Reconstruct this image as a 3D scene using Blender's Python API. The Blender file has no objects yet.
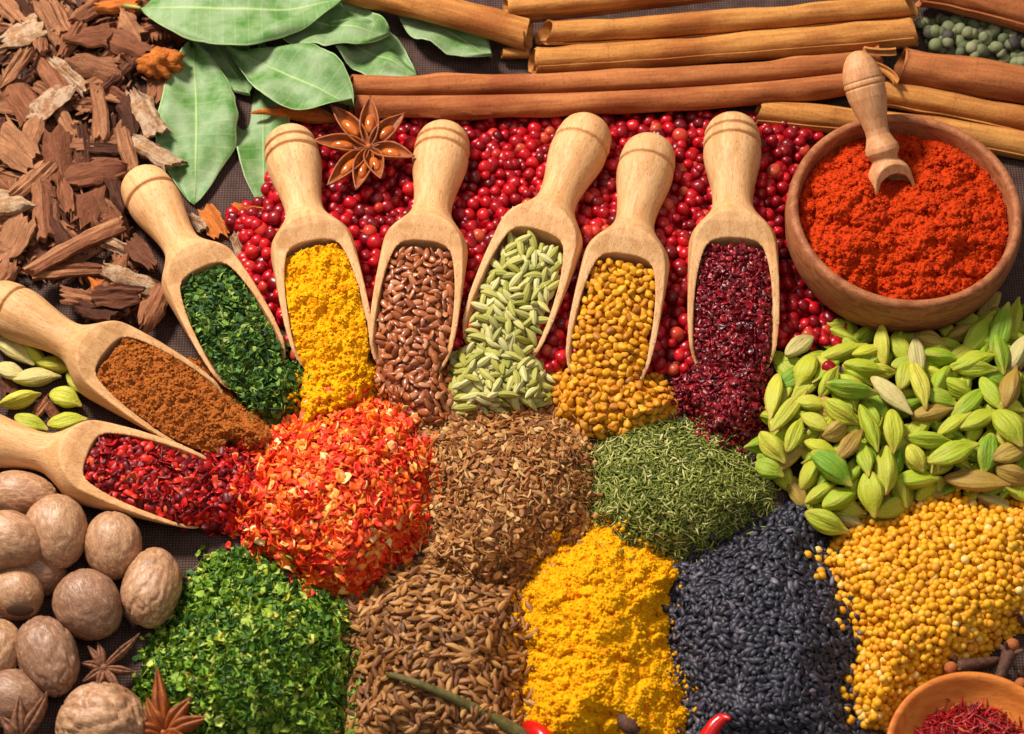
import bpy, bmesh, math, random
import numpy as np
from mathutils import Vector, Matrix, noise as mnoise

# ------------------------------------------------------------------ camera, light, exposure
EL = math.radians(60.0)          # the camera looks down at 60 degrees
DIST = 2400.0                    # lengths are written in "px" (one photo pixel at the frame centre) ...
K = 0.045                        # ... and one px is 0.045 cm; one Blender unit is one centimetre
SC = bpy.context.scene
SC.unit_settings.scale_length = 0.01
COL = SC.collection
cam_d = bpy.data.cameras.new("camera")
cam = bpy.data.objects.new("camera", cam_d)
COL.objects.link(cam)
cam.location = (0, -DIST * math.cos(EL) * K, DIST * math.sin(EL) * K)
cam.rotation_euler = (math.pi / 2 - EL, 0, 0)
cam_d.sensor_width = 36.0
cam_d.lens = 36.0 * DIST / 1024.0
cam_d.clip_start = 1.0
cam_d.clip_end = 5000.0
cam_d.dof.use_dof = True
cam_d.dof.focus_distance = (DIST - 20) * K
cam_d.dof.aperture_fstop = 0.14
SC.camera = cam

world = bpy.data.worlds.new("World")
SC.world = world
world.use_nodes = True
bg = world.node_tree.nodes["Background"]
bg.inputs[0].default_value = (1.0, 0.97, 0.93, 1)
bg.inputs[1].default_value = 0.29

def area_light(name, loc, target, size, power, col):
    d = bpy.data.lights.new(name, 'AREA')
    d.shape = 'DISK'
    d.size = size
    d.energy = power
    d.color = col
    o = bpy.data.objects.new(name, d)
    COL.objects.link(o)
    o.location = loc
    o.rotation_euler = (Vector(target) - Vector(loc)).to_track_quat('-Z', 'Y').to_euler()
    return o

area_light("key_lamp", (-62, 62, 105), (0, 0, 0), 28, 345000, (1.0, 0.95, 0.87))
area_light("fill_lamp", (30, -30, 140), (0, 0, 0), 70, 27000, (1.0, 0.97, 0.94))

SC.view_settings.view_transform = 'Standard'
SC.view_settings.look = 'None'
SC.view_settings.exposure = 0.0
SC.view_settings.gamma = 1.0

RNG = np.random.default_rng(7)
random.seed(7)

# ------------------------------------------------------------------ picture point -> place on the table (px lengths)
CE, SE = math.cos(EL), math.sin(EL)
def G(px, py, z=0.0):
    px = np.asarray(px, float); py = np.asarray(py, float); z = np.asarray(z, float)
    u = px - 512.0; v = 367.0 - py
    dx = u; dy = CE * DIST + v * SE; dz = -SE * DIST + v * CE
    t = (z - DIST * SE) / dz
    return np.stack(np.broadcast_arrays(dx * t, -DIST * CE + dy * t, z + 0 * t), -1)
def depth(px, py, z=0.0):        # how much wider a thing must be here to look one px wide
    v = 367.0 - py
    return (z - DIST * SE) / (-SE * DIST + v * CE)
def GV(px, py, z=0.0):
    return Vector([float(a) for a in G(px, py, z)])

# ------------------------------------------------------------------ noise in numpy
def _hash(ix, iy, s):
    h = (ix.astype(np.int64) * 374761393 + iy.astype(np.int64) * 668265263 + s * 974634721) & 0xffffffff
    h = ((h ^ (h >> 13)) * 1274126177) & 0xffffffff
    h = (h ^ (h >> 16)) & 0xffffffff
    return h / 4294967295.0
def vnoise(x, y, s=0):
    x = np.asarray(x, float); y = np.asarray(y, float)
    ix = np.floor(x); iy = np.floor(y); fx = x - ix; fy = y - iy
    fx = fx * fx * (3 - 2 * fx); fy = fy * fy * (3 - 2 * fy)
    a = _hash(ix, iy, s); b = _hash(ix + 1, iy, s); c = _hash(ix, iy + 1, s); d = _hash(ix + 1, iy + 1, s)
    return (a * (1 - fx) + b * fx) * (1 - fy) + (c * (1 - fx) + d * fx) * fy
def fbm(x, y, s=0, o=3):
    r = 0; a = 0.5; n = 0
    for k in range(o):
        r = r + a * vnoise(np.asarray(x) * 2 ** k, np.asarray(y) * 2 ** k, s + k); n += a; a *= 0.5
    return r / n
def clumps(x, y, s=0):           # rounded lumps: high at random cell centres
    x = np.asarray(x, float); y = np.asarray(y, float)
    ix = np.floor(x); iy = np.floor(y); best = np.full(x.shape, 0.0)
    for dx in (-1, 0, 1):
        for dy in (-1, 0, 1):
            cx = ix + dx; cy = iy + dy
            qx = cx + _hash(cx, cy, s); qy = cy + _hash(cx, cy, s + 11)
            r = 0.45 + 0.55 * _hash(cx, cy, s + 23)
            d2 = ((x - qx) ** 2 + (y - qy) ** 2) / (r * r)
            best = np.maximum(best, r * np.sqrt(np.clip(1 - d2, 0, 1)))
    return best

# ------------------------------------------------------------------ objects
def tag(o, label=None, cat=None, group=None, kind=None):
    if label: o["label"] = label
    if cat: o["category"] = cat
    if group: o["group"] = group
    if kind: o["kind"] = kind
    return o

def mesh_np(name, V, loops, totals, smooth=True):
    me = bpy.data.meshes.new(name)
    V = np.ascontiguousarray(V, dtype=np.float32)
    loops = np.ascontiguousarray(loops, dtype=np.int32); totals = np.ascontiguousarray(totals, dtype=np.int32)
    me.vertices.add(len(V)); me.vertices.foreach_set("co", (V * K).ravel())
    me.loops.add(len(loops)); me.loops.foreach_set("vertex_index", loops)
    me.polygons.add(len(totals))
    starts = np.zeros(len(totals), np.int32); starts[1:] = np.cumsum(totals)[:-1]
    me.polygons.foreach_set("loop_start", starts)
    me.polygons.foreach_set("loop_total", totals)
    me.polygons.foreach_set("use_smooth", np.full(len(totals), smooth))
    me.update(calc_edges=True)
    me.validate()
    return me

def link(name, me, material, parent=None):
    o = bpy.data.objects.new(name, me)
    COL.objects.link(o)
    if material is not None and not me.materials: me.materials.append(material)
    if parent is not None: o.parent = parent
    return o

def empty(name, loc=(0, 0, 0)):
    o = bpy.data.objects.new(name, None)
    o.empty_display_size = 0.5
    COL.objects.link(o)
    o.location = loc
    return o

class Proto:                      # a small mesh held as arrays
    def __init__(self, V, F):
        self.V = np.array(V, float)
        self.loops = np.array([i for f in F for i in f], np.int32)
        self.totals = np.array([len(f) for f in F], np.int32)
    def mesh(self, name, smooth=True): return mesh_np(name, self.V, self.loops, self.totals, smooth)

def merge(protos, which, P, R, S):
    """Copies of protos at P with rotations R (n,3,3) and scales S (n,) or (n,3), in one set of arrays."""
    S = np.asarray(S, float)
    if S.ndim == 1: S = np.stack([S] * 3, -1)
    Vs, Ls, Ts, off = [], [], [], 0
    for k, pr in enumerate(protos):
        idx = np.nonzero(which == k)[0]
        if not len(idx): continue
        v = np.einsum('nij,nvj->nvi', R[idx], pr.V[None] * S[idx][:, None, :]) + P[idx][:, None, :]
        n = len(pr.V)
        Vs.append(v.reshape(-1, 3))
        Ls.append((pr.loops[None] + off + (np.arange(len(idx)) * n)[:, None]).ravel())
        Ts.append(np.tile(pr.totals, len(idx)))
        off += n * len(idx)
    return np.concatenate(Vs), np.concatenate(Ls), np.concatenate(Ts)

def grid_faces(nu, nv, wrap_u=False, wrap_v=False, off=0):
    F = []
    for i in range(nu - (0 if wrap_u else 1)):
        for j in range(nv - (0 if wrap_v else 1)):
            a = i * nv + j; b = ((i + 1) % nu) * nv + j
            c = ((i + 1) % nu) * nv + (j + 1) % nv; d = i * nv + (j + 1) % nv
            F.append((a + off, b + off, c + off, d + off))
    return F

def ellip(lx, ly, lz, nu=7, nv=10, fn=None):
    """A closed body with its long axis on x, half-sizes lx ly lz; fn(x, a) -> radial factor at x in -1..1 and angle a."""
    V = [(-lx, 0, 0)]
    for i in range(1, nu):
        t = -math.cos(math.pi * i / nu); r = math.sqrt(max(0, 1 - t * t))
        for j in range(nv):
            a = 2 * math.pi * j / nv
            f = fn(t, a) if fn else 1.0
            V.append((lx * t, ly * r * f * math.cos(a), lz * r * f * math.sin(a)))
    V.append((lx, 0, 0))
    n = len(V) - 1
    F = [(0, 1 + (j + 1) % nv, 1 + j) for j in range(nv)]
    for i in range(nu - 2):
        for j in range(nv):
            a = 1 + i * nv
            F.append((a + j, a + (j + 1) % nv, a + nv + (j + 1) % nv, a + nv + j))
    a = 1 + (nu - 2) * nv
    F += [(a + j, a + (j + 1) % nv, n) for j in range(nv)]
    return Proto(V, F)

def bend(pr, amount, power=2):
    L = max(1e-6, np.abs(pr.V[:, 0]).max())
    pr.V[:, 1] += amount * (np.abs(pr.V[:, 0]) / L) ** power
    return pr

def lathe(profile, n=48, axis='y'):
    """profile: (along, radius) points; first and last radius 0 close it."""
    V, F, rings = [], [], []
    for (u, r) in profile:
        if r < 1e-6:
            rings.append([len(V)]); V.append((0, u, 0))
        else:
            rings.append(list(range(len(V), len(V) + n)))
            V += [(r * math.cos(2 * math.pi * j / n), u, r * math.sin(2 * math.pi * j / n)) for j in range(n)]
    for A, B in zip(rings[:-1], rings[1:]):
        for j in range(n):
            k = (j + 1) % n
            if len(A) == 1 and len(B) == 1: continue
            if len(A) == 1: F.append((A[0], B[j], B[k]))
            elif len(B) == 1: F.append((A[j], B[0], A[k]))
            else: F.append((A[j], B[j], B[k], A[k]))
    V = np.array(V, float)
    if axis == 'z': V = V[:, [0, 2, 1]] * np.array([1, -1, 1])
    return Proto(V, F)

# ------------------------------------------------------------------ materials
def srgb(r, g, b):
    f = lambda c: (c / 255 / 12.92) if c / 255 <= 0.04045 else ((c / 255 + 0.055) / 1.055) ** 2.4
    return (f(r), f(g), f(b), 1)

class NT:
    def __init__(self, name):
        self.m = bpy.data.materials.new(name)
        self.m.use_nodes = True
        self.t = self.m.node_tree
        self.b = self.t.nodes["Principled BSDF"]
    def n(self, typ, **kw):
        x = self.t.nodes.new(typ)
        for k, v in kw.items():
            if k.startswith('i_'):
                x.inputs[k[2:].replace('_', ' ')].default_value = v
            else: setattr(x, k, v)
        return x
    def l(self, a, b): self.t.links.new(a, b)
    def math(self, op, a, b=None):
        x = self.n('ShaderNodeMath', operation=op)
        for i, v in enumerate((a, b)):
            if v is None: continue
            if isinstance(v, (int, float)): x.inputs[i].default_value = v
            else: self.l(v, x.inputs[i])
        return x.outputs[0]
    def rand(self):               # one number per separate thing: per object and per loose grain
        o = self.n('ShaderNodeObjectInfo').outputs['Random']
        g = self.n('ShaderNodeNewGeometry').outputs['Random Per Island']
        return self.math('FRACT', self.math('ADD', o, g))
    def ramp(self, fac, stops, interp='LINEAR'):
        r = self.n('ShaderNodeValToRGB')
        r.color_ramp.interpolation = interp
        e = r.color_ramp.elements
        while len(e) > len(stops): e.remove(e[-1])
        while len(e) < len(stops): e.new(1)
        for k, (p, c) in enumerate(stops):
            e[k].position = p; e[k].color = c
        if fac is not None: self.l(fac, r.inputs[0])
        return r.outputs[0]
    def coord(self, which='Object', scale=(1, 1, 1), rot=(0, 0, 0)):
        c = self.n('ShaderNodeTexCoord').outputs[which]
        m = self.n('ShaderNodeMapping')
        m.inputs['Scale'].default_value = scale
        m.inputs['Rotation'].default_value = rot
        self.l(c, m.inputs['Vector'])
        return m.outputs[0]
    def noise(self, vec, scale, detail=3, rough=0.55, dist=0.0):
        x = self.n('ShaderNodeTexNoise')
        x.inputs['Scale'].default_value = scale
        x.inputs['Detail'].default_value = detail
        x.inputs['Roughness'].default_value = rough
        x.inputs['Distortion'].default_value = dist
        if vec is not None: self.l(vec, x.inputs['Vector'])
        return x.outputs['Fac']
    def mix(self, fac, a, b, mode='MIX'):
        x = self.n('ShaderNodeMix', data_type='RGBA', blend_type=mode)
        if isinstance(fac, (int, float)): x.inputs[0].default_value = fac
        else: self.l(fac, x.inputs[0])
        for i, v in ((6, a), (7, b)):
            if isinstance(v, tuple): x.inputs[i].default_value = v
            else: self.l(v, x.inputs[i])
        return x.outputs[2]
    def bump(self, h, strength=0.3, dist=0.05, prev=None):
        x = self.n('ShaderNodeBump')
        x.inputs['Strength'].default_value = strength
        x.inputs['Distance'].default_value = dist
        self.l(h, x.inputs['Height'])
        if prev is not None: self.l(prev, x.inputs['Normal'])
        return x.outputs[0]
    def done(self, col, rough=0.6, spec=0.4, normal=None, coat=0.0, sss=0.0):
        if isinstance(col, tuple): self.b.inputs['Base Color'].default_value = col
        else: self.l(col, self.b.inputs['Base Color'])
        if isinstance(rough, (int, float)): self.b.inputs['Roughness'].default_value = rough
        else: self.l(rough, self.b.inputs['Roughness'])
        self.b.inputs['Specular IOR Level'].default_value = spec
        if normal is not None: self.l(normal, self.b.inputs['Normal'])
        if coat: self.b.inputs['Coat Weight'].default_value = coat; self.b.inputs['Coat Roughness'].default_value = 0.15
        if sss:
            self.b.inputs['Subsurface Weight'].default_value = sss
            self.b.inputs['Subsurface Radius'].default_value = (0.12, 0.06, 0.03)
        return self.m

def grain_mat(name, stops, rough=0.55, spec=0.4, stripes=None, noise_scale=9.0, noise_amt=0.35, bump=0.25, coat=0.0):
    """Grain colour differs from grain to grain; a fine noise mottles each. stripes: (count-scale, dark colour, amount) along the grain."""
    t = NT(name)
    c = t.ramp(t.rand(), stops)
    v = t.coord('Object')
    nz = t.noise(v, noise_scale, 4)
    dark = t.mix(1.0, c, (0.55, 0.5, 0.45, 1), 'MULTIPLY')
    c = t.mix(t.math('MULTIPLY', nz, noise_amt * 1.6), c, dark)
    return t.done(c, rough, spec, t.bump(nz, bump, 0.03), coat)

def powder_mat(name, a, b, c, scale=6.0, rough=0.95):
    t = NT(name)
    v = t.coord('Object')
    n1 = t.noise(v, scale * 0.35, 5, 0.65)
    n2 = t.noise(v, scale * 1.6, 4, 0.7)
    n3 = t.noise(v, scale * 3.5, 3, 0.7)
    col = t.ramp(n1, [(0.36, a), (0.5, b), (0.64, c)])
    k = t.ramp(n2, [(0.4, (0, 0, 0, 1)), (0.66, (1, 1, 1, 1))])
    col = t.mix(t.math('MULTIPLY', k, 0.45), col, t.mix(1.0, col, (0.72, 0.5, 0.4, 1), 'MULTIPLY'))
    return t.done(col, rough, 0.12, t.bump(n3, 0.9, 0.05, t.bump(n2, 0.8, 0.08)))

def wood_mat(name, light, mid, dark, axis_scale=(3.2, 0.28, 3.2), rough=0.5, fleck=0.5):
    t = NT(name)
    v = t.coord('Object', axis_scale)
    sc_ = t.n('ShaderNodeSeparateColor'); t.l(t.n('ShaderNodeObjectInfo').outputs['Color'], sc_.inputs[0]); rnd = sc_.outputs[0]
    add = t.n('ShaderNodeVectorMath', operation='ADD')
    cmb = t.n('ShaderNodeCombineXYZ')
    t.l(t.math('MULTIPLY', rnd, 31.0), cmb.inputs[0]); t.l(t.math('MULTIPLY', rnd, 17.0), cmb.inputs[2])
    t.l(v, add.inputs[0]); t.l(cmb.outputs[0], add.inputs[1]); v = add.outputs[0]
    big = t.noise(v, 0.55, 3, 0.5, 0.6)
    fine = t.noise(v, 3.4, 5, 0.7, 0.3)
    fine = t.ramp(fine, [(0.3, (0, 0, 0, 1)), (0.7, (1, 1, 1, 1))])
    col = t.ramp(big, [(0.36, mid), (0.52, light), (0.66, mid)])
    col = t.mix(t.math('MULTIPLY', fine, 0.55), col, t.mix(1.0, col, (0.66, 0.50, 0.34, 1), 'MULTIPLY'))
    fl = t.noise(t.coord('Object', (axis_scale[0] * 2.6, axis_scale[1] * 3.0, axis_scale[2] * 2.6)), 3.0, 2, 0.5)
    fl = t.ramp(fl, [(0.60, (0, 0, 0, 1)), (0.68, (1, 1, 1, 1))])
    col = t.mix(t.math('MULTIPLY', fl, fleck), col, dark)
    tone = t.ramp(rnd, [(0, (0.86, 0.80, 0.72, 1)), (0.5, (1, 0.97, 0.93, 1)), (1, (1.0, 0.90, 0.82, 1))])
    col = t.mix(1.0, col, tone, 'MULTIPLY')
    return t.done(col, t.math('ADD', t.math('MULTIPLY', fine, 0.2), rough), 0.3, t.bump(fine, 0.3, 0.04))

M = {}
M['wood'] = wood_mat('light_beech_wood', srgb(228, 184, 134), srgb(212, 162, 110), srgb(146, 94, 54), fleck=0.7)
M['bowl_wood'] = wood_mat('brown_bowl_wood', srgb(176, 116, 76), srgb(144, 86, 52), srgb(84, 44, 26), (1.6, 1.6, 4.5), 0.5, 0.8)
M['orange_wood'] = wood_mat('orange_spoon_wood', srgb(222, 140, 62), srgb(204, 116, 44), srgb(150, 78, 26), (0.5, 2.0, 2.0), 0.4, 0.3)
M['pale_wood'] = wood_mat('rosy_small_scoop_wood', srgb(214, 166, 122), srgb(198, 146, 102), srgb(150, 98, 62), (3.2, 0.4, 3.2), 0.45, 0.5)

# burlap table cloth
t = NT('brown_burlap')
v = t.coord('Object')
wx = t.n('ShaderNodeTexWave', wave_type='BANDS', bands_direction='X'); wx.inputs['Scale'].default_value = 2.4; wx.inputs['Distortion'].default_value = 1.4; wx.inputs['Detail Scale'].default_value = 2.0
wy = t.n('ShaderNodeTexWave', wave_type='BANDS', bands_direction='Y'); wy.inputs['Scale'].default_value = 2.4; wy.inputs['Distortion'].default_value = 1.4; wy.inputs['Detail Scale'].default_value = 2.0
t.l(v, wx.inputs['Vector']); t.l(v, wy.inputs['Vector'])
wv = t.math('MULTIPLY', wx.outputs['Fac'], wy.outputs['Fac'])
nz = t.noise(v, 1.2, 4)
c = t.ramp(nz, [(0.3, srgb(92, 70, 62)), (0.7, srgb(122, 98, 90))])
c = t.mix(wv, t.mix(1.0, c, (0.35, 0.32, 0.32, 1), 'MULTIPLY'), c)
M['burlap'] = t.done(c, 0.95, 0.1, t.bump(wv, 0.8, 0.06))

# bay leaf
t = NT('bay_leaf_green')
uv = t.n('ShaderNodeUVMap'); uv.uv_map = 'leaf'
sep = t.n('ShaderNodeSeparateXYZ'); t.l(uv.outputs[0], sep.inputs[0])
a = t.math('ABSOLUTE', sep.outputs[1])
obj_v = t.coord('Object')
rib = t.ramp(a, [(0.0, (1, 1, 1, 1)), (0.02, (0.5, .5, .5, 1)), (0.045, (0, 0, 0, 1))])
edge = t.ramp(a, [(0.95, (0, 0, 0, 1)), (0.99, (1, 1, 1, 1))])
side = t.n('ShaderNodeTexWave', wave_type='BANDS', bands_direction='X'); side.inputs['Scale'].default_value = 0.5; side.inputs['Distortion'].default_value = 2.2; side.inputs['Detail Scale'].default_value = 0.6
cmb = t.n('ShaderNodeCombineXYZ')
t.l(t.math('SUBTRACT', sep.outputs[0], t.math('MULTIPLY', a, 0.22)), cmb.inputs[0]); t.l(cmb.outputs[0], side.inputs['Vector'])
vein = t.ramp(side.outputs['Fac'], [(0.95, (0, 0, 0, 1)), (1.0, (1, 1, 1, 1))])
n1 = t.noise(obj_v, 0.7, 5, 0.6); n2 = t.noise(obj_v, 10, 4, 0.6)
c = t.ramp(n1, [(0.36, srgb(70, 112, 36)), (0.47, srgb(104, 134, 76)), (0.62, srgb(136, 154, 112))])
c = t.mix(t.math('MULTIPLY', n2, 0.35), c, srgb(78, 108, 62))
n3 = t.ramp(t.noise(obj_v, 2.6, 5, 0.7), [(0.62, (0, 0, 0, 1)), (0.72, (.6, .6, .6, 1))])
c = t.mix(n3, c, srgb(134, 128, 70))
c = t.mix(t.math('MULTIPLY', vein, 0.16), c, srgb(166, 184, 130))
c = t.mix(t.math('MULTIPLY', rib, 0.7), c, srgb(178, 196, 122))
c = t.mix(t.math('MULTIPLY', edge, 0.7), c, srgb(190, 214, 150))
hgt = t.math('ADD', t.math('MULTIPLY', rib, 0.8), t.math('ADD', t.math('MULTIPLY', vein, 0.12), t.math('MULTIPLY', n2, 0.5)))
M['leaf'] = t.done(c, 0.55, 0.3, t.bump(hgt, 0.6, 0.06))
M['leaf_stem'] = grain_mat('bay_leaf_stem', [(0, srgb(170, 170, 90)), (1, srgb(150, 120, 70))], 0.6)

# bark
def bark_mat(name, a, b, c, pale=None):
    t = NT(name)
    v = t.coord('Object', (0.5, 3.2, 3.2)); w = t.coord('Object')
    st = t.noise(v, 2.0, 6, 0.7, 0.6); fine = t.noise(w, 6, 5, 0.7); big = t.noise(w, 0.8, 3)
    col = t.ramp(t.rand(), [(0, a), (0.35, b), (0.7, c), (1, a)])
    sm_ = t.ramp(st, [(0.34, (0, 0, 0, 1)), (0.62, (1, 1, 1, 1))])
    col = t.mix(t.math('MULTIPLY', sm_, 0.75), col, t.mix(1.0, col, (0.42, 0.32, 0.27, 1), 'MULTIPLY'))
    col = t.mix(t.math('MULTIPLY', t.ramp(fine, [(0.35, (1, 1, 1, 1)), (0.48, (0, 0, 0, 1))]), 0.35), col, t.mix(1.0, col, (1.5, 1.35, 1.2, 1), 'MULTIPLY'))
    if pale:
        pm = t.ramp(t.noise(w, 2.4, 6, 0.75), [(0.44, (0, 0, 0, 1)), (0.56, (1, 1, 1, 1))])
        col = t.mix(t.math('MULTIPLY', pm, 0.85), col, t.mix(t.math('MULTIPLY', fine, 0.9), pale, t.mix(1.0, pale, (0.5, 0.42, 0.36, 1), 'MULTIPLY')))
    h = t.math('ADD', st, t.math('MULTIPLY', fine, 0.6))
    return t.done(col, 0.85, 0.2, t.bump(h, 0.9, 0.12))
M['bark'] = bark_mat('reddish_bark', srgb(156, 100, 68), srgb(182, 128, 90), srgb(128, 76, 52))
M['bark_dark'] = bark_mat('dark_bark', srgb(96, 56, 40), srgb(118, 72, 50), srgb(76, 44, 32))
M['bark_pale'] = bark_mat('lichen_bark', srgb(170, 124, 84), srgb(176, 134, 92), srgb(160, 110, 80), srgb(208, 180, 150))
M['bark_orange'] = bark_mat('orange_bark', srgb(206, 116, 44), srgb(198, 106, 40), srgb(212, 124, 56))

def cinnamon_mat(name, a, b, c):
    t = NT(name)
    v = t.coord('Object', (0.10, 1.4, 1.4)); w = t.coord('Object')
    st = t.noise(v, 2.2, 5, 0.6, 0.4); fine = t.noise(w, 7, 5, 0.7); big = t.noise(t.coord('Object', (0.6, 1, 1)), 0.35, 3, 0.5)
    ring = t.noise(t.coord('Object', (2.0, 0.05, 0.05)), 1.1, 2)
    col = t.ramp(big, [(0.3, a), (0.5, b), (0.7, c)])
    col = t.mix(t.math('MULTIPLY', t.ramp(st, [(0.40, (0, 0, 0, 1)), (0.60, (1, 1, 1, 1))]), 0.65), col, t.mix(1.0, col, (0.56, 0.42, 0.32, 1), 'MULTIPLY'))
    col = t.mix(t.math('MULTIPLY', t.ramp(fine, [(0.5, (0, 0, 0, 1)), (0.68, (1, 1, 1, 1))]), 0.5), col, t.mix(1.0, col, (0.5, 0.36, 0.26, 1), 'MULTIPLY'))
    col = t.mix(t.math('MULTIPLY', t.ramp(ring, [(0.62, (0, 0, 0, 1)), (0.70, (1, 1, 1, 1))]), 0.4), col, srgb(120, 66, 36))
    col = t.mix(t.math('MULTIPLY', t.ramp(t.noise(t.coord('Object', (0.35, 1, 1)), 1.3, 5, 0.7), [(0.5, (0, 0, 0, 1)), (0.7, (1, 1, 1, 1))]), 0.45), col, t.mix(1.0, col, (0.62, 0.45, 0.34, 1), 'MULTIPLY'))
    return t.done(col, 0.75, 0.2, t.bump(t.math('ADD', st, t.math('MULTIPLY', fine, 0.5)), 0.6, 0.07))
M['cinnamon'] = cinnamon_mat('golden_cinnamon', srgb(188, 122, 58), srgb(202, 140, 72), srgb(174, 106, 50))
M['cinnamon_red'] = cinnamon_mat('reddish_cinnamon', srgb(170, 98, 54), srgb(184, 114, 64), srgb(156, 84, 44))

# ------------------------------------------------------------------ the table
me = mesh_np('table_cloth', [(-1500, -1100, 0), (1500, -1100, 0), (1500, 1500, 0), (-1500, 1500, 0)], [0, 1, 2, 3], [4])
tag(link('table_surface', me, M['burlap']), 'brown burlap cloth under all the spices', 'cloth', kind='structure')

# ------------------------------------------------------------------ heaps: height over picture outlines
class Heap:
    floor = 0.0                   # how far down the border reaches
    """poly: outline in photo pixels; H height (px); fall: how far from the edge it takes to reach it; rag: raggedness of the edge."""
    def __init__(self, poly, H, fall, rag=5.0, rag_scale=14.0, seed=0, base=0.0, zf=None):
        self.p = np.array(poly, float); self.H = H; self.fall = fall; self.rag = rag; self.rs = rag_scale; self.seed = seed; self.base = base; self.zf = zf
    def bounds(self): return self.p.min(0) - self.rag, self.p.max(0) + self.rag
    def dist(self, x, y):
        x = np.asarray(x, float); y = np.asarray(y, float)
        inside = np.zeros(x.shape, bool); best = np.full(x.shape, 1e9)
        n = len(self.p)
        for i in range(n):
            ax, ay = self.p[i]; bx, by = self.p[(i + 1) % n]
            ex, ey = bx - ax, by - ay
            tt = np.clip(((x - ax) * ex + (y - ay) * ey) / (ex * ex + ey * ey), 0, 1)
            best = np.minimum(best, (x - ax - tt * ex) ** 2 + (y - ay - tt * ey) ** 2)
            if ay != by:
                c = ((ay > y) != (by > y)) & (x < (bx - ax) * (y - ay) / (by - ay) + ax)
                inside ^= c
        d = np.sqrt(best) * np.where(inside, 1, -1)
        return d + self.rag * (2 * fbm(x / self.rs, y / self.rs, self.seed + 5, 2) - 1)
    def z(self, x, y):
        f = np.clip(self.dist(x, y) / self.fall, 0, 1)
        h = self.H * (1 - (1 - f) ** 1.8)
        h = h * (0.86 + 0.28 * fbm(np.asarray(x) / 40, np.asarray(y) / 40, self.seed + 9, 2))
        return h + self.base * np.clip(f * 4, 0, 1)
    def pos(self, x, y, lift=0.0): return G(x, y, self.z(x, y) + lift)
    def normal(self, x, y):
        e = 3.0
        a = self.pos(x + e, y) - self.pos(x - e, y); b = self.pos(x, y - e) - self.pos(x, y + e)
        n = np.cross(a, b); n /= np.linalg.norm(n, axis=-1, keepdims=True) + 1e-9
        n[..., 2] = np.abs(n[..., 2])
        return n
    def sample(self, sp, margin=0.0, jit=0.42):
        lo, hi = self.bounds()
        xs, ys = [], []
        row = 0; y = lo[1] + RNG.random() * sp
        while y < hi[1]:
            x = np.arange(lo[0] + (row % 2) * sp / 2, hi[0], sp)
            xs.append(x); ys.append(np.full(len(x), y)); y += sp * 0.866; row += 1
        x = np.concatenate(xs); y = np.concatenate(ys)
        x = x + RNG.uniform(-jit, jit, len(x)) * sp; y = y + RNG.uniform(-jit, jit, len(y)) * sp
        k = (self.dist(x, y) > margin) & (x > -25) & (x < 1049) & (y > -25) & (y < 764)
        return x[k], y[k]
    def surface(self, step, disp=None, grow=0.0, seed=0):
        """A height-field mesh over the outline: arrays V, loops, totals."""
        lo, hi = self.bounds()
        lo = np.maximum(lo - grow, [-30, -30]); hi = np.minimum(hi + grow, [1054, 770])
        nx = int((hi[0] - lo[0]) / step) + 2; ny = int((hi[1] - lo[1]) / step) + 2
        gx, gy = np.meshgrid(lo[0] + np.arange(nx) * step, lo[1] + np.arange(ny) * step)
        d = self.dist(gx, gy) + grow
        z = self.z(gx, gy)
        if disp is not None: z = z + disp(gx, gy) * np.clip(d / 4, 0, 1)
        keep = d > -step
        P = G(gx, gy, np.where(d > 0, np.maximum(z, 0.1), self.floor))
        return grid_arrays(P, keep)

def grid_arrays(P, keep):
    ny, nx = keep.shape
    q = keep[:-1, :-1] & keep[1:, :-1] & keep[:-1, 1:] & keep[1:, 1:]
    idx = np.arange(ny * nx).reshape(ny, nx)
    a = idx[:-1, :-1][q]; b = idx[1:, :-1][q]; c = idx[1:, 1:][q]; d = idx[:-1, 1:][q]
    quads = np.stack([a, b, c, d], -1)
    used = np.unique(quads)
    remap = np.full(ny * nx, -1); remap[used] = np.arange(len(used))
    V = P.reshape(-1, 3)[used]
    loops = remap[quads].ravel()
    return V, loops, np.full(len(quads), 4, np.int32)

def cat_arrays(parts):
    Vs, Ls, Ts, off = [], [], [], 0
    for V, L, T in parts:
        Vs.append(V); Ls.append(np.asarray(L) + off); Ts.append(T); off += len(V)
    return np.concatenate(Vs), np.concatenate(Ls), np.concatenate(Ts)

def frames(N, tilt=0.35, spin=None):
    """Rotations that lay local z along N (with a random tilt) and turn x at random."""
    n = len(N)
    N = N + RNG.normal(0, tilt, (n, 3)); N /= np.linalg.norm(N, axis=1, keepdims=True)
    a = RNG.uniform(0, 2 * math.pi, n) if spin is None else spin
    T = np.stack([np.cos(a), np.sin(a), 0 * a], -1)
    X = T - N * (T * N).sum(1, keepdims=True); X /= np.linalg.norm(X, axis=1, keepdims=True)
    Y = np.cross(N, X)
    return np.stack([X, Y, N], -1)

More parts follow.
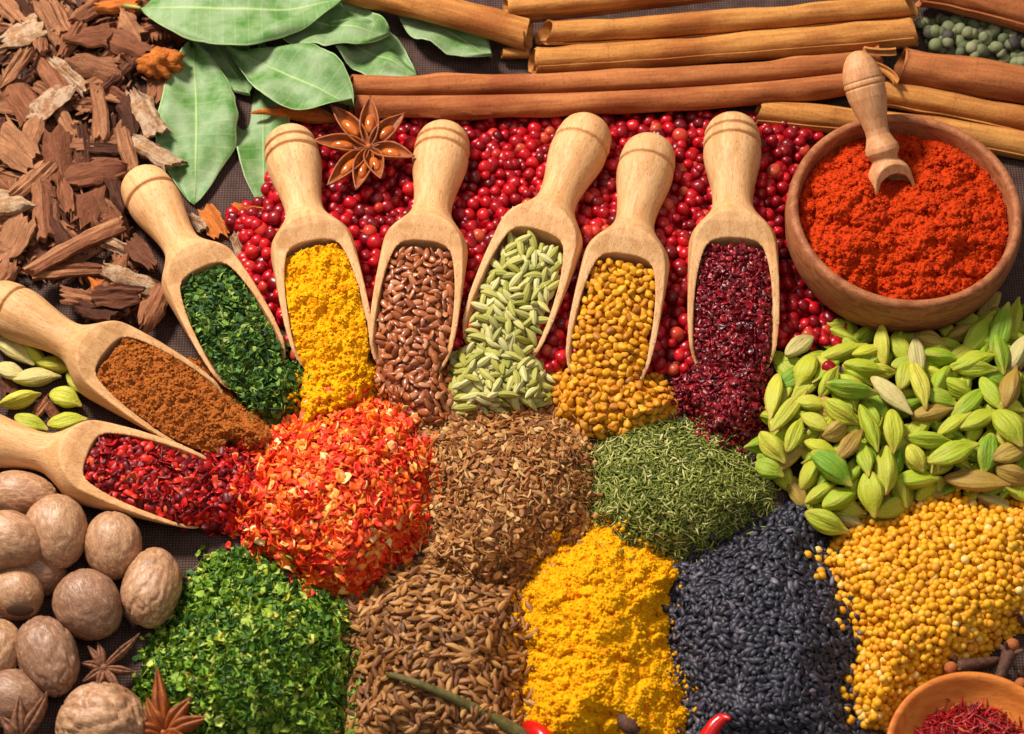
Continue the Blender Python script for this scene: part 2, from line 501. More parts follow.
class Patch:
    """A patch of contents inside a scoop: pos(u, w) for u along 0..1 and w across -1..1."""
    def __init__(self, f): self.f = f
    def grid(self, nu, nv, disp=None):
        u, w = np.meshgrid(np.linspace(0, 1, nu), np.linspace(-1, 1, nv), indexing='ij')
        P = self.f(u, w)
        if disp is not None: P[..., 2] += disp(P[..., 0] / K * K, P[..., 1])
        P = P[:, ::-1]
        return grid_arrays(P, np.ones(u.shape, bool))
    def sample(self, sp):
        u, w = np.meshgrid(np.linspace(0, 1, 60), np.linspace(-1, 1, 30), indexing='ij')
        P = self.f(u, w)
        A = np.linalg.norm(np.cross(P[1:, :-1] - P[:-1, :-1], P[:-1, 1:] - P[:-1, :-1]), axis=-1)
        n = int(A.sum() / (sp * sp * 0.80))
        # dart throwing on the patch
        pr = (A / A.sum()).ravel(); got = np.zeros((0, 3)); gu = []; gw = []
        for _ in range(30):
            k = RNG.choice(len(pr), n, p=pr)
            uu = (k // A.shape[1] + RNG.random(n)) / 59; ww = (k % A.shape[1] + RNG.random(n)) / 29 * 2 - 1
            pp = self.f(uu, ww)
            for q in range(n):
                if len(got) and ((got - pp[q]) ** 2).sum(1).min() < (0.72 * sp) ** 2: continue
                got = np.vstack([got, pp[q]]); gu.append(uu[q]); gw.append(ww[q])
            if len(got) > n * 1.05: break
        return got, np.array(gu), np.array(gw)
    def normal(self, u, w):
        e = 0.02
        a = self.f(np.clip(u + e, 0, 1), w) - self.f(np.clip(u - e, 0, 1), w); b = self.f(u, w + e) - self.f(u, w - e)
        n = np.cross(b, a); n /= np.linalg.norm(n, axis=-1, keepdims=True) + 1e-9
        n *= np.sign(n[..., 2:3]) + (n[..., 2:3] == 0)
        return n

# ------------------------------------------------------------------ wooden scoops
SL = 270.0
def scoop_profile(two):
    p = [(0, 0), (1.5, 11), (5, 18), (10, 22.4), (16, 25)]
    if two: p += [(19, 26), (20.4, 25.6), (21.6, 22.8), (23.4, 22.8), (24.6, 26.2)]
    p += [(27, 26.8), (31, 27), (32.2, 26.6), (33.2, 23.6), (35.2, 23.6), (36.4, 26.8), (44, 27), (54, 25.6), (66, 23), (80, 20.2), (92, 18.6), (101, 18.6), (108, 20), (116, 24),
          (125, 30), (132, 35), (138, 38.4), (144, 40), (152, 40.6), (185, 41), (225, 41), (250, 40.4), (266, 39.2), (270, 38.4), (270, 0)]
    return p
CAV = [(149, 0), (149.4, 14), (150.6, 22), (153, 27), (158, 30), (168, 32), (180, 33.2), (192, 34.2), (215, 35.4), (245, 37), (290, 37.4), (290, 0)]
CUT = [(100, 60), (123, 30.5), (129, 30.2), (137, 27.4), (145, 22.6), (153, 18), (225, -3), (247, -11), (260, -21), (270, -39), (300, -80)]
def interp(tab, x): 
    t = np.array(tab); return np.interp(x, t[:, 0], t[:, 1])

def boolean_cut(base, cutters, voxel, smooth_n):
    o = bpy.data.objects.new('cut_base', base); COL.objects.link(o)
    made = []
    for c in cutters:
        q = bpy.data.objects.new('cut_tool', c); COL.objects.link(q); made.append(q)
        m = o.modifiers.new('b', 'BOOLEAN'); m.operation = 'DIFFERENCE'; m.object = q; m.solver = 'EXACT'
    r = o.modifiers.new('r', 'REMESH'); r.mode = 'VOXEL'; r.voxel_size = voxel * K
    s = o.modifiers.new('s', 'SMOOTH'); s.factor = 0.5; s.iterations = smooth_n
    bpy.context.view_layer.update()
    dg = bpy.context.evaluated_depsgraph_get()
    me = bpy.data.meshes.new_from_object(o.evaluated_get(dg))
    for q in [o] + made: bpy.data.objects.remove(q)
    V = np.zeros(len(me.vertices) * 3, np.float32); me.vertices.foreach_get('co', V)
    L = np.zeros(len(me.loops), np.int32); me.loops.foreach_get('vertex_index', L)
    T = np.zeros(len(me.polygons), np.int32); me.polygons.foreach_get('loop_total', T)
    bpy.data.meshes.remove(me)
    return V.reshape(-1, 3) / K, L, T

def prism(poly, half):            # poly: (y, z) outline, extruded along x
    n = len(poly)
    V = [(-half, y, z) for y, z in poly] + [(half, y, z) for y, z in poly]
    F = [tuple(range(n - 1, -1, -1)), tuple(range(n, 2 * n))]
    F += [(i, (i + 1) % n, (i + 1) % n + n, i + n) for i in range(n)]
    pr = Proto(V, F)
    me = pr.mesh('prism')
    bm = bmesh.new(); bm.from_mesh(me); bmesh.ops.recalc_face_normals(bm, faces=bm.faces); bm.to_mesh(me); bm.free()
    return me

def closed(pr, name):
    me = pr.mesh(name)
    bm = bmesh.new(); bm.from_mesh(me); bmesh.ops.recalc_face_normals(bm, faces=bm.faces); bm.to_mesh(me); bm.free()
    return me

def split_along(V, L, T, cuts, names):
    """Cut a mesh into pieces along y at cuts; returns meshes."""
    st = np.zeros(len(T), int); st[1:] = np.cumsum(T)[:-1]
    yc = np.array([V[L[s:s + n], 1].mean() for s, n in zip(st, T)])
    out = []
    for k, nm in enumerate(names):
        lo = -1e9 if k == 0 else cuts[k - 1]; hi = 1e9 if k == len(names) - 1 else cuts[k]
        sel = np.nonzero((yc >= lo) & (yc < hi))[0]
        loops = np.concatenate([L[st[s]:st[s] + T[s]] for s in sel]); tot = T[sel]
        used = np.unique(loops); remap = np.full(len(V), -1); remap[used] = np.arange(len(used))
        out.append(mesh_np(nm, V[used], remap[loops], tot))
    return out

def scoop_meshes(two):
    base = closed(lathe(scoop_profile(two), 64), 'scoop_base')
    cav = closed(lathe(CAV, 48), 'scoop_cavity')
    cut = prism(CUT + [(300, 120), (100, 120)], 80)
    return split_along(*boolean_cut(base, [cut, cav], 0.85, 9), [34.2, 97.0], ['knob', 'handle', 'cup'])
SCOOP = {False: scoop_meshes(False), True: scoop_meshes(True)}
for ms in SCOOP.values():
    for me in ms: me.materials.append(M['wood'])

class Scoop:
    def __init__(self, k, m, label, two=False, zk=30.0, zm=42.0, roll=0.0):
        O = GV(k[0], k[1], zk); Mo = GV(m[0], m[1], zm)
        Y = (Mo - O); self.s = Y.length / 262.0; Y.normalize()
        X = Y.cross(Vector((0, 0, 1))).normalized(); Z = X.cross(Y).normalized()
        R = Matrix((X, Y, Z)).transposed() @ Matrix.Rotation(roll, 3, 'Y')
        self.O = np.array(O); self.R = np.array(R)
        e = empty('wooden_scoop')
        e.matrix_world = Matrix.Translation(O * K) @ R.to_4x4() @ Matrix.Scale(self.s, 4)
        tag(e, label, 'scoop', 'light wooden spice scoops')
        knob, handle, cup = SCOOP[two]
        tone_ = RNG.random(); c_ = link('cup', cup, None, e); h = link('handle', handle, None, e); kn_ = link('knob', knob, None, h)
        for q in (c_, h, kn_): q.color = (tone_, 0, 0, 1)
        self.k, self.m = k, m
    def world(self, L): return self.O + self.s * np.einsum('ij,...j->...i', self.R, L)
    def fill(self, y0=154.0, y1=292.0, drop0=12.0, drop1=2.0, dome=4.0, wide=0.98):
        def f(u, w):
            y = y0 + (y1 - y0) * u
            R = interp(CAV, y) * 1.0
            z = interp(CUT, np.minimum(y, 246)) - (drop0 + (drop1 - drop0) * np.clip(u * 1.4, 0, 1)) - np.clip(y - 246, 0, 99) * 0.5
            zc = np.clip(z, -R * 0.75, R * 0.9)
            hw = np.sqrt(np.maximum(R * R - zc * zc, 1)) * wide
            zz = np.maximum(z + dome * (1 - w * w), -44)
            return self.world(np.stack([hw * w, y, zz], -1))
        return Patch(f)

SCOOPS = {
    'turmeric': Scoop((287, 131), (334, 348), 'light wooden scoop holding yellow turmeric, topmost end touching the large star anise', True),
    'flax': Scoop((446, 127), (408, 352), 'light wooden scoop holding glossy brown flax seeds', True),
    'fennel': Scoop((592, 121), (497, 338), 'light wooden scoop holding pale green fennel seeds', False),
    'fenugreek': Scoop((652, 140), (605, 366), 'light wooden scoop holding ochre fenugreek seeds', False),
    'sumac': Scoop((732, 119), (734, 354), 'light wooden scoop holding dark red sumac, nearest the wooden bowl', True),
    'parsley': Scoop((137, 174), (254, 362), 'light wooden scoop holding dark green dried herb beside the bark pile', False),
    'masala': Scoop((-14, 297), (204, 412), 'light wooden scoop holding brown ground spice', False),
    'chili': Scoop((-56, 430), (204, 488), 'light wooden scoop holding dark red chili flakes above the nutmegs', False),
}
FOOT = [(s.k, s.m) for s in SCOOPS.values()]
def under_scoop(x, y, r=33):
    hid = np.zeros(np.shape(x), bool)
    for (a, b) in FOOT:
        ex, ey = b[0] - a[0], b[1] - a[1]
        tt = np.clip(((x - a[0]) * ex + (y - a[1]) * ey) / (ex * ex + ey * ey), 0.02, 0.98)
        d = np.hypot(x - a[0] - tt * ex, y - a[1] - tt * ey)
        hid |= d < np.where(tt > 0.5, r + 4, r * 0.66)
    return hid

# ------------------------------------------------------------------ grains
def rough_fn(seed, amt=0.1, ripple=0, ramt=0.0):
    r = random.Random(seed); ph = [r.uniform(0, 6.28) for _ in range(4)]
    return lambda x, a: 1 + amt * (math.sin(2 * a + ph[0] + x) + math.sin(3 * x + ph[1] + a)) * 0.5 + (ramt * math.cos(ripple * a) if ripple else 0)

def flake(seed, size, curl=0.35, thick=0.5, aspect=1.0, n=8):
    r = random.Random(seed)
    rad = [size * r.uniform(0.5, 1.28) for _ in range(n)]
    V = []
    cu = r.uniform(-curl, curl) * 1.6; cv = r.uniform(-curl, curl)
    def P(x, y, dz): return (x * aspect, y, (cu * x * x + cv * y * y * 1.5) / size + dz)
    for top in (1, -1):
        V.append(P(0, 0, top * thick))
        for f in (0.6, 1.0):
            for j in range(n):
                a = 2 * math.pi * j / n; q = rad[j] * f
                V.append(P(q * math.cos(a), q * math.sin(a), top * thick * (1.0 if f < 1 else 0.35) + r.uniform(-.1, .1) * size))
    F = []
    m = 1 + 2 * n
    for s, o in ((0, 0), (1, m)):
        for j in range(n):
            k = (j + 1) % n
            t3 = (o, o + 1 + j, o + 1 + k); q4 = (o + 1 + j, o + 1 + n + j, o + 1 + n + k, o + 1 + k)
            F.append(t3 if s == 0 else t3[::-1]); F.append(q4 if s == 0 else q4[::-1])
    for j in range(n):
        k = (j + 1) % n
        F.append((1 + n + j, m + 1 + n + j, m + 1 + n + k, 1 + n + k))
    return Proto(V, F)

def sliver(seed, L, w, curl=0.15):
    r = random.Random(seed)
    pr = ellip(L / 2, w / 2, w / 2 * 0.6, 6, 5, rough_fn(seed, 0.2))
    c = r.uniform(-curl, curl) * L
    pr = bend(pr, c)
    pr.V[:, 2] += r.uniform(-0.08, 0.08) * L * (pr.V[:, 0] / (L / 2)) ** 2
    return pr

def scatter_sources(sources, sp, tilt, lift, layers):
    """Points, normals and layer numbers over heaps and patches; layer 0 is on top."""
    Ps, Ns, Ly, Px = [], [], [], []
    for src in sources:
        for k in range(layers):
            if isinstance(src, Heap):
                x, y = src.sample(sp)
                P = src.pos(x, y, lift - k * sp * 0.42 + RNG.uniform(-.14, .14, len(x)) * sp); N = src.normal(x, y)
                P[:, 2] = np.maximum(P[:, 2], lift * 0.6)
            else:
                P, u, w = src.sample(sp); N = src.normal(u, w)
                P = P + N * (lift - k * sp * 0.42 + RNG.uniform(-.14, .14, (len(P), 1)) * sp)
            Ps.append(P); Ns.append(N); Ly.append(np.full(len(P), k))
    return np.concatenate(Ps), np.concatenate(Ns), np.concatenate(Ly)

def pix(P):
    """World px position -> photo pixel."""
    rel = P - np.array([0, -DIST * CE, DIST * SE])
    dep = rel[:, 1] * CE - rel[:, 2] * SE
    up = rel[:, 1] * SE + rel[:, 2] * CE
    return 512 + rel[:, 0] / dep * DIST, 367 - up / dep * DIST

def heap_object(name, sources, protos, mat, sp, label, cat, lift=2.0, tilt=0.35, layers=2, size=(0.85, 1.15), core=None, single=None, most=300, keep=None, spin=None, core_drop=3.0):
    """A heap of grains: one uncounted mass, and (single = name, label, category, group) its best-seen grains as things of their own."""
    P, N, Ly = scatter_sources(sources, sp, tilt, lift, layers)
    n = len(P)
    R = frames(N, tilt, None if spin is None else RNG.normal(spin[0], spin[1], n))
    S = RNG.uniform(size[0], size[1], n)
    which = RNG.integers(0, len(protos), n)
    one = np.zeros(n, bool)
    if single:
        px, py = pix(P)
        ok = (Ly == 0) & (px > 2) & (px < 1022) & (py > 2) & (py < 732)
        if keep is not None: ok &= keep(px, py)
        idx = np.nonzero(ok)[0]
        idx = idx[np.argsort(-py[idx])][:most]
        one[idx] = True
    parts = []
    if (~one).any(): parts.append(merge(protos, which[~one], P[~one], R[~one], S[~one]))
    if core is not None:
        for src in sources:
            a = src.surface(3.0) if isinstance(src, Heap) else src.grid(30, 16)
            a[0][:, 2] = np.maximum(a[0][:, 2] - core_drop, 0.3)
            parts.append(a)
    if parts:
        o = link(name, mesh_np(name, *cat_arrays(parts)), mat)
        tag(o, label, cat, kind='stuff')
    if single:
        nm, lb, ct, gp = single
        meshes = [p.mesh(nm) for p in protos]
        for m_ in meshes: m_.materials.append(mat)
        for i in np.nonzero(one)[0]:
            q = bpy.data.objects.new(nm, meshes[which[i]]); COL.objects.link(q)
            q.matrix_world = Matrix.Translation(Vector(P[i]) * K) @ Matrix(R[i].tolist()).to_4x4() @ Matrix.Scale(float(S[i]), 4)
            tag(q, lb, ct, gp)

CRUMBS = [ellip(1.0, 0.85, 0.75, 5, 7, rough_fn(400 + k, 0.5)) for k in range(5)]
def powder_object(name, sources, mat, label, lumps, step=1.25):
    parts = []
    for q in sources:
        if isinstance(q, Heap): parts.append(q.surface(step, lumps, 2.0))
        else: parts.append(q.grid(170, 90, lumps))
    A = cat_arrays(parts)
    o = link(name, mesh_np(name, *A), mat)
    tag(o, label, 'spice heap')
    # loose crumbs lying on the powder
    V, L, T = A
    q = L.reshape(-1, 4); C = V[q].mean(1)
    area = np.linalg.norm(np.cross(V[q[:, 1]] - V[q[:, 0]], V[q[:, 3]] - V[q[:, 0]]), axis=1)
    n = int(area.sum() / 13)
    k = RNG.choice(len(q), n, p=area / area.sum())
    P = C[k] + RNG.normal(0, .4, (n, 3)) + [0, 0, .4]
    P = P[P[:, 2] > .5]; n = len(P)
    S = 0.75 + 1.1 * RNG.random(n) ** 3 + 1.3 * RNG.random(n) ** 14
    cr_ = link('crumbs', mesh_np('crumbs', *merge(CRUMBS, RNG.integers(0, 5, n), P, frames(np.tile([0, 0, 1.], (n, 1)), .8), S)), mat, o)
    cr_['kind'] = 'stuff'
    return o

def crumbly(a, s0, seed):
    def f(x, y):
        wx = x + 5 * (fbm(x / 9, y / 9, seed + 40, 2) - .5); wy = y + 5 * (fbm(x / 9, y / 9, seed + 50, 2) - .5)
        h = 1.0 * clumps(wx / s0, wy / s0, seed) + 0.62 * clumps(wx / (s0 * .5), wy / (s0 * .5), seed + 1) + 0.34 * clumps(wx / (s0 * .25), wy / (s0 * .25), seed + 2)
        h = h + 1.4 * (fbm(x / (s0 * 2.4), y / (s0 * 2.4), seed + 3, 3) - .5)
        return a * (h - 0.7)
    return f


# ------------------------------------------------------------------ bowl of paprika and the saffron spoon
def bowl_object(name, c, ra, zr, profile, mat, label, cat, n=96):
    """profile: (height fraction, radius fraction) from the foot outside, over the rim, to the middle inside."""
    g = GV(c[0], c[1], zr); t_ = depth(c[0], c[1], zr); R = ra * t_
    pr = lathe([(zr * h, r * R) for h, r in profile], n, 'z')
    me = pr.mesh(name)
    bm = bmesh.new(); bm.from_mesh(me); bmesh.ops.recalc_face_normals(bm, faces=bm.faces); bm.to_mesh(me); bm.free()
    o = link(name, me, mat)
    o.location = Vector((g.x, g.y, 0)) * K
    tag(o, label, cat)
    return o, R
BOWL_C, BOWL_Z = (906, 207), 88.0
bowl, BOWL_R = bowl_object('wooden_bowl', BOWL_C, 117, BOWL_Z,
    [(0.0, 0), (0.0, 0.60), (0.03, 0.70), (0.12, 0.83), (0.3, 0.945), (0.5, 0.995), (0.7, 1.012), (0.86, 1.01), (0.95, 0.998), (0.985, 0.985), (1.0, 0.955), (0.985, 0.925), (0.95, 0.915), (0.8, 0.905), (0.5, 0.88), (0.3, 0.8), (0.2, 0.0)],
    M['bowl_wood'], 'round brown wooden bowl filled with orange red ground paprika', 'bowl')
M['paprika'] = powder_mat('orange_red_paprika', srgb(188, 46, 10), srgb(216, 68, 14), srgb(204, 56, 12), 7.0)
g0 = GV(BOWL_C[0], BOWL_C[1], BOWL_Z)
ph = np.linspace(0, 2 * math.pi, 60, endpoint=False)
def ring_px(r, z): 
    P = np.stack([g0.x + r * np.cos(ph), g0.y + r * np.sin(ph), np.full(60, z)], -1)
    return np.stack(pix(P), -1)
class BowlFill(Heap):
    floor = 56.0
    def z(self, x, y):
        f = np.clip(self.dist(x, y) / self.fall, 0, 1)
        h = 62 + 16 * (1 - (1 - f) ** 2) 
        h = h + 10 * (fbm(np.asarray(x) / 38, np.asarray(y) / 38, 77, 2) - .5)
        return h - 26 * np.exp(-(((x - 893) / 20.) ** 2 + ((y - 172) / 17.) ** 2)) * 0.6
pap = BowlFill(ring_px(BOWL_R * 0.905, 66), 10, 60, rag=0.5)
cr = crumbly(8.0, 12, 900); cr2 = crumbly(8, 44, 930)
powder_object('paprika_heap', [pap], M['paprika'], 'orange red ground paprika filling the round wooden bowl', lambda x, y: cr(x, y) + cr2(x, y) * .9, 0.9)

# small turned scoop standing in the paprika
prof = [(0, 0), (1, 5), (4, 10), (10, 15), (18, 18.6), (26, 20.6), (31, 21.2), (32.2, 19.8), (33.6, 21.4), (37, 21.6), (38.4, 20.2), (40, 21.2), (50, 20.4), (62, 17.6), (74, 14.2), (84, 12.4),
        (90, 12.6), (97, 15.2), (103, 17.8), (108, 18.2), (112, 16.0), (115, 13.8), (118, 14.0), (122, 18.0), (127, 21.5), (133, 23.2), (150, 23.8), (172, 23.5), (182, 21), (182, 0)]
cavs = [(129, 0), (130, 8), (133, 14), (138, 18), (146, 20), (160, 20.6), (190, 21), (190, 0)]
cuts = [(110, 24), (126, 17.5), (168, -1), (182, -16), (200, -40), (200, 60), (110, 60)]
sm = split_along(*boolean_cut(closed(lathe(prof, 48), 'small_base'), [prism(cuts, 50), closed(lathe(cavs, 40), 'small_cav')], 0.8, 3), [35.2, 116.0], ['knob', 'handle', 'cup'])
for m_ in sm: m_.materials.append(M['pale_wood'])
A_ = GV(855, 51, 150); B_ = GV(899, 212, 66)
Y = (B_ - A_); ss = Y.length / 172.0; Y.normalize(); X = Y.cross(Vector((0, 0, 1))).normalized(); Z = X.cross(Y)
e = empty('small_scoop')
e.matrix_world = Matrix.Translation(A_ * K) @ Matrix((X, Y, Z)).transposed().to_4x4() @ Matrix.Diagonal((ss * 0.98, ss, ss * 0.98, 1))
tag(e, 'small turned wooden scoop standing in the paprika bowl', 'scoop')
link('cup', sm[2], None, e); h_ = link('handle', sm[1], None, e); link('knob', sm[0], None, h_)

SP_C, SP_Z = (978, 757), 44.0
spoon, SP_R = bowl_object('wooden_spoon', SP_C, 93, SP_Z,
    [(0.0, 0), (0.0, 0.3), (0.08, 0.55), (0.3, 0.8), (0.6, 0.94), (0.85, 0.99), (0.97, 0.995), (1.0, 0.975), (0.985, 0.93), (0.9, 0.90), (0.7, 0.83), (0.4, 0.6), (0.25, 0.0)],
    M['orange_wood'], 'orange wooden spoon bowl filled with red saffron threads', 'spoon')

# ------------------------------------------------------------------ heaps of spices
M['masala'] = powder_mat('brown_ground_spice', srgb(176, 96, 36), srgb(192, 112, 46), srgb(160, 82, 32), 8.0)
M['turmeric'] = powder_mat('yellow_turmeric', srgb(243, 166, 4), srgb(250, 187, 12), srgb(237, 150, 4), 5.0)
turm_in = SCOOPS['turmeric'].fill(155, 296, 11, 1, 7)
h_t = Heap([(308, 330), (335, 318), (360, 322), (371, 352), (372, 380), (366, 406), (345, 414), (322, 424), (304, 430), (293, 412), (302, 366)], 26, 24, 9, 10, 31)
powder_object('turmeric_heap', [turm_in, h_t], M['turmeric'], 'bright yellow turmeric powder spilling out of its scoop toward the orange flakes', crumbly(6.0, 11, 300), 0.9)
h_T = Heap([(514, 602), (530, 566), (556, 541), (592, 523), (640, 542), (680, 572), (672, 604), (670, 640), (688, 690), (684, 765), (524, 765), (518, 700), (524, 660), (512, 635)], 60, 82, 9, 13, 33)
powder_object('turmeric_heap', [h_T], M['turmeric'], 'large heap of bright yellow turmeric powder between the caraway and the black seeds', crumbly(8.0, 13, 330), 0.9)
mas_in = SCOOPS['masala'].fill(155, 288, 7, 2, 5)
h_m = Heap([(160, 386), (190, 362), (222, 380), (268, 424), (282, 442), (250, 452), (205, 444), (168, 420)], 28, 24, 5, 10, 35)
powder_object('ground_spice_heap', [mas_in, h_m], M['masala'], 'brown ground spice spilling out of its scoop beside the dark green herb', crumbly(4.5, 6.5, 360), 0.9)

# seeds
caraway = [bend(ellip(8.2, 2.7, 2.3, 9, 15, lambda x, a: (1 + 0.20 * math.cos(5 * a)) * (1 - x * x * .9) ** .28), c) for c in (1.6, 2.3, 0.7, -1.8)]
nigella = [ellip(5.3, 3.1, 2.1, 7, 9, lambda x, a, q=q: (1 - 0.34 * x) * (1 + 0.14 * math.cos(3 * a + q))) for q in (0, 1.1, 2.2)]
mustard = [ellip(4.0, 4.0, 3.9, 8, 12, rough_fn(s_, 0.05)) for s_ in (1, 2, 3)]
fenugreek = [ellip(5.0, 3.3, 2.8, 8, 12, lambda x, a, q=q: (1 + 0.16 * math.cos(4 * a + q)) * (1.06 + 0.34 * x * x) * (1 + .12 * math.sin(3 * x + 2 * a + q))) for q in (0.0, 0.9, 2.0)]
fennel = [bend(ellip(12.0, 3.7, 3.2, 11, 21, lambda x, a: (1 + 0.20 * math.cos(7 * a)) * (1 - 0.14 * x) * (1 - x * x * .92) ** .26), c) for c in (0.8, 1.9, -1.3, 0.1)]
flax = [ellip(6.6, 3.3, 1.7, 8, 10, lambda x, a, q=q: (1 - 0.26 * x) * (1 + 0.05 * math.cos(2 * a + q))) for q in (0.0, 1.3)]
pink = [ellip(7.5, 7.4, 7.2, 12, 18, rough_fn(s_, 0.13)) for s_ in range(5)]
dillseed = []
for k in range(6):
    q = ellip(5.0, 2.5, 0.9, 8, 12, lambda x, a: 1 + 0.25 * (math.cos(2 * a) ** 2) * 0.5)
    q.V[:, 2] += (0.04 + 0.02 * k) * (q.V[:, 1] ** 2) * (1 if k % 2 else -1) + 0.035 * q.V[:, 0] ** 2 * (1 if k % 3 else -1)
    dillseed.append(q)
dillseed += [sliver(60 + k, 12, 1.5, 0.3) for k in range(4)]

M['caraway'] = grain_mat('brown_caraway', [(0, srgb(98, 56, 22)), (0.4, srgb(158, 100, 46)), (0.8, srgb(204, 148, 82)), (1, srgb(126, 74, 34))], 0.55, 0.4, None, 8, 0.6)
M['dillseed'] = grain_mat('brown_flat_seeds', [(0, srgb(116, 66, 26)), (0.3, srgb(168, 104, 48)), (0.6, srgb(194, 134, 70)), (0.88, srgb(222, 178, 116)), (1, srgb(170, 84, 34))], 0.6, 0.35, None, 8, 0.6)
M['nigella'] = grain_mat('black_nigella', [(0, srgb(26, 25, 33)), (0.6, srgb(44, 41, 54)), (0.95, srgb(68, 62, 76)), (1, srgb(120, 110, 120))], 0.5, 0.45, None, 9, 0.3)
M['mustard'] = grain_mat('yellow_mustard', [(0, srgb(218, 146, 14)), (0.45, srgb(238, 176, 26)), (0.8, srgb(224, 148, 34)), (0.95, srgb(242, 190, 64)), (1, srgb(240, 206, 130))], 0.5, 0.3, None, 5, 0.25, 0.1)
M['fenugreek'] = grain_mat('ochre_fenugreek', [(0, srgb(190, 116, 10)), (0.5, srgb(220, 148, 16)), (0.85, srgb(230, 166, 28)), (1, srgb(166, 96, 20))], 0.5, 0.35, None, 6, 0.3)
M['fennel'] = grain_mat('pale_green_fennel', [(0, srgb(160, 156, 62)), (0.4, srgb(190, 182, 100)), (0.8, srgb(212, 202, 140)), (1, srgb(144, 146, 58))], 0.6, 0.25, None, 7, 0.35)
M['flax'] = grain_mat('glossy_flax', [(0, srgb(128, 62, 30)), (0.5, srgb(164, 88, 44)), (0.85, srgb(184, 108, 62)), (1, srgb(200, 138, 98))], 0.4, 0.38, None, 4, 0.25, 0.05, 0.25)
M['pink'] = grain_mat('red_peppercorn', [(0, srgb(104, 3, 16)), (0.35, srgb(158, 6, 24)), (0.75, srgb(196, 11, 28)), (0.94, srgb(212, 28, 36)), (1, srgb(200, 84, 52))], 0.3, 0.4, None, 5, 0.6, 0.6)
M['green_pepper'] = grain_mat('green_peppercorn', [(0, srgb(88, 94, 66)), (0.5, srgb(124, 130, 90)), (0.85, srgb(150, 150, 110)), (1, srgb(60, 52, 54))], 0.7, 0.3, None, 4, 0.5, 0.9)

# cup contents
flax_in = SCOOPS['flax'].fill(157, 288, 9, 3, 5, 0.90)
h_f = Heap([(374, 352), (440, 350), (450, 372), (456, 395), (448, 420), (420, 428), (390, 408), (368, 380)], 20, 26, 5, 12, 41)
heap_object('flax_seed_heap', [flax_in, h_f], flax, M['flax'], 8.5, 'under layer of brown flax seeds in and below the scoop', 'seeds', 1.6, 0.35, 2, (0.85, 1.1), 1,
    ('flax_seed', 'glossy brown flax seed in the flax scoop or its spill', 'seed', 'flax seeds in the scoop and its spill'))
fen_in = SCOOPS['fennel'].fill(159, 288, 11, 3, 5, 0.84)
h_n = Heap([(468, 335), (530, 338), (552, 368), (550, 405), (515, 412), (460, 416), (448, 385), (452, 348)], 20, 26, 5, 12, 43)
heap_object('fennel_seed_heap', [fen_in, h_n], fennel, M['fennel'], 10.5, 'under layer of pale green fennel seeds in and below the scoop', 'seeds', 2.2, 0.32, 2, (0.72, 1.05), 1,
    ('fennel_seed', 'pale green ribbed fennel seed in the fennel scoop or its spill', 'seed', 'fennel seeds in the scoop and its spill'))
fenu_in = SCOOPS['fenugreek'].fill(157, 288, 9, 3, 5, 0.90)
h_u = Heap([(566, 362), (640, 362), (676, 386), (680, 412), (640, 436), (588, 436), (554, 410), (552, 380)], 22, 28, 5, 12, 45)
heap_object('fenugreek_seed_heap', [fenu_in, h_u], fenugreek, M['fenugreek'], 8.6, 'under layer of ochre fenugreek seeds in and below the scoop', 'seeds', 2.0, 0.5, 2, (0.8, 1.15), 1,
    ('fenugreek_seed', 'ochre blocky fenugreek seed in the fenugreek scoop or its spill', 'seed', 'fenugreek seeds in the scoop and its spill'))

# sumac, chili, herbs: flakes nobody could count
M['sumac'] = grain_mat('dark_red_sumac', [(0, srgb(84, 6, 16)), (0.5, srgb(124, 10, 24)), (0.9, srgb(150, 18, 32)), (1, srgb(170, 50, 50))], 0.34, 0.42, None, 6, 0.4, 0.3)
sumacs = [ellip(3.8, 2.8, 2.0, 6, 8, rough_fn(80 + k, 0.7)) for k in range(3)] + [flake(84 + k, 3.9, 0.6, 0.5, 1.3, 6) for k in range(5)]
sum_in = SCOOPS['sumac'].fill(156, 288, 9, 2, 5, 0.93)
h_s = Heap([(698, 345), (772, 345), (777, 372), (771, 420), (741, 448), (708, 434), (669, 396), (675, 368)], 28, 36, 6, 12, 47)
heap_object('sumac_heap', [sum_in, h_s], sumacs, M['sumac'], 5.0, 'dark red coarse sumac spilling from the scoop beside the bowl', 'spice heap', 1.2, 0.6, 2, (0.6, 1.25), 1)
M['chili'] = grain_mat('dark_red_chili', [(0, srgb(96, 4, 10)), (0.5, srgb(138, 8, 14)), (0.78, srgb(204, 18, 12)), (0.93, srgb(226, 44, 20)), (1, srgb(226, 110, 60))], 0.42, 0.28, None, 5, 0.4, 0.25)
chilis = [flake(100 + k, 5.4, 0.5, 0.5, 1.2, 7) for k in range(7)]
chi_in = SCOOPS['chili'].fill(155, 290, 9, 2, 8, 0.9)
h_c = Heap([(180, 452), (205, 446), (248, 446), (268, 468), (258, 505), (236, 530), (208, 530), (186, 512)], 26, 30, 9, 10, 49)
heap_object('chili_flake_heap', [chi_in, h_c], chilis, M['chili'], 5.6, 'glossy dark red chili flakes spilling from the scoop above the nutmegs', 'spice heap', 1.5, 0.55, 3, (0.6, 1.3), 1)
M['parsley_dark'] = grain_mat('dark_green_herb', [(0, srgb(24, 48, 10)), (0.4, srgb(54, 92, 22)), (0.75, srgb(94, 132, 36)), (0.94, srgb(138, 166, 66)), (1, srgb(166, 176, 86))], 0.6, 0.3, None, 5, 0.4, 0.2)
pars_s = [flake(130 + k, 3.6, 0.7, 0.28, 1.35, 6) for k in range(6)] + [sliver(140 + k, 11, 1.6, 0.2) for k in range(3)]
par_in = SCOOPS['parsley'].fill(155, 290, 9, 1, 6, 0.9)
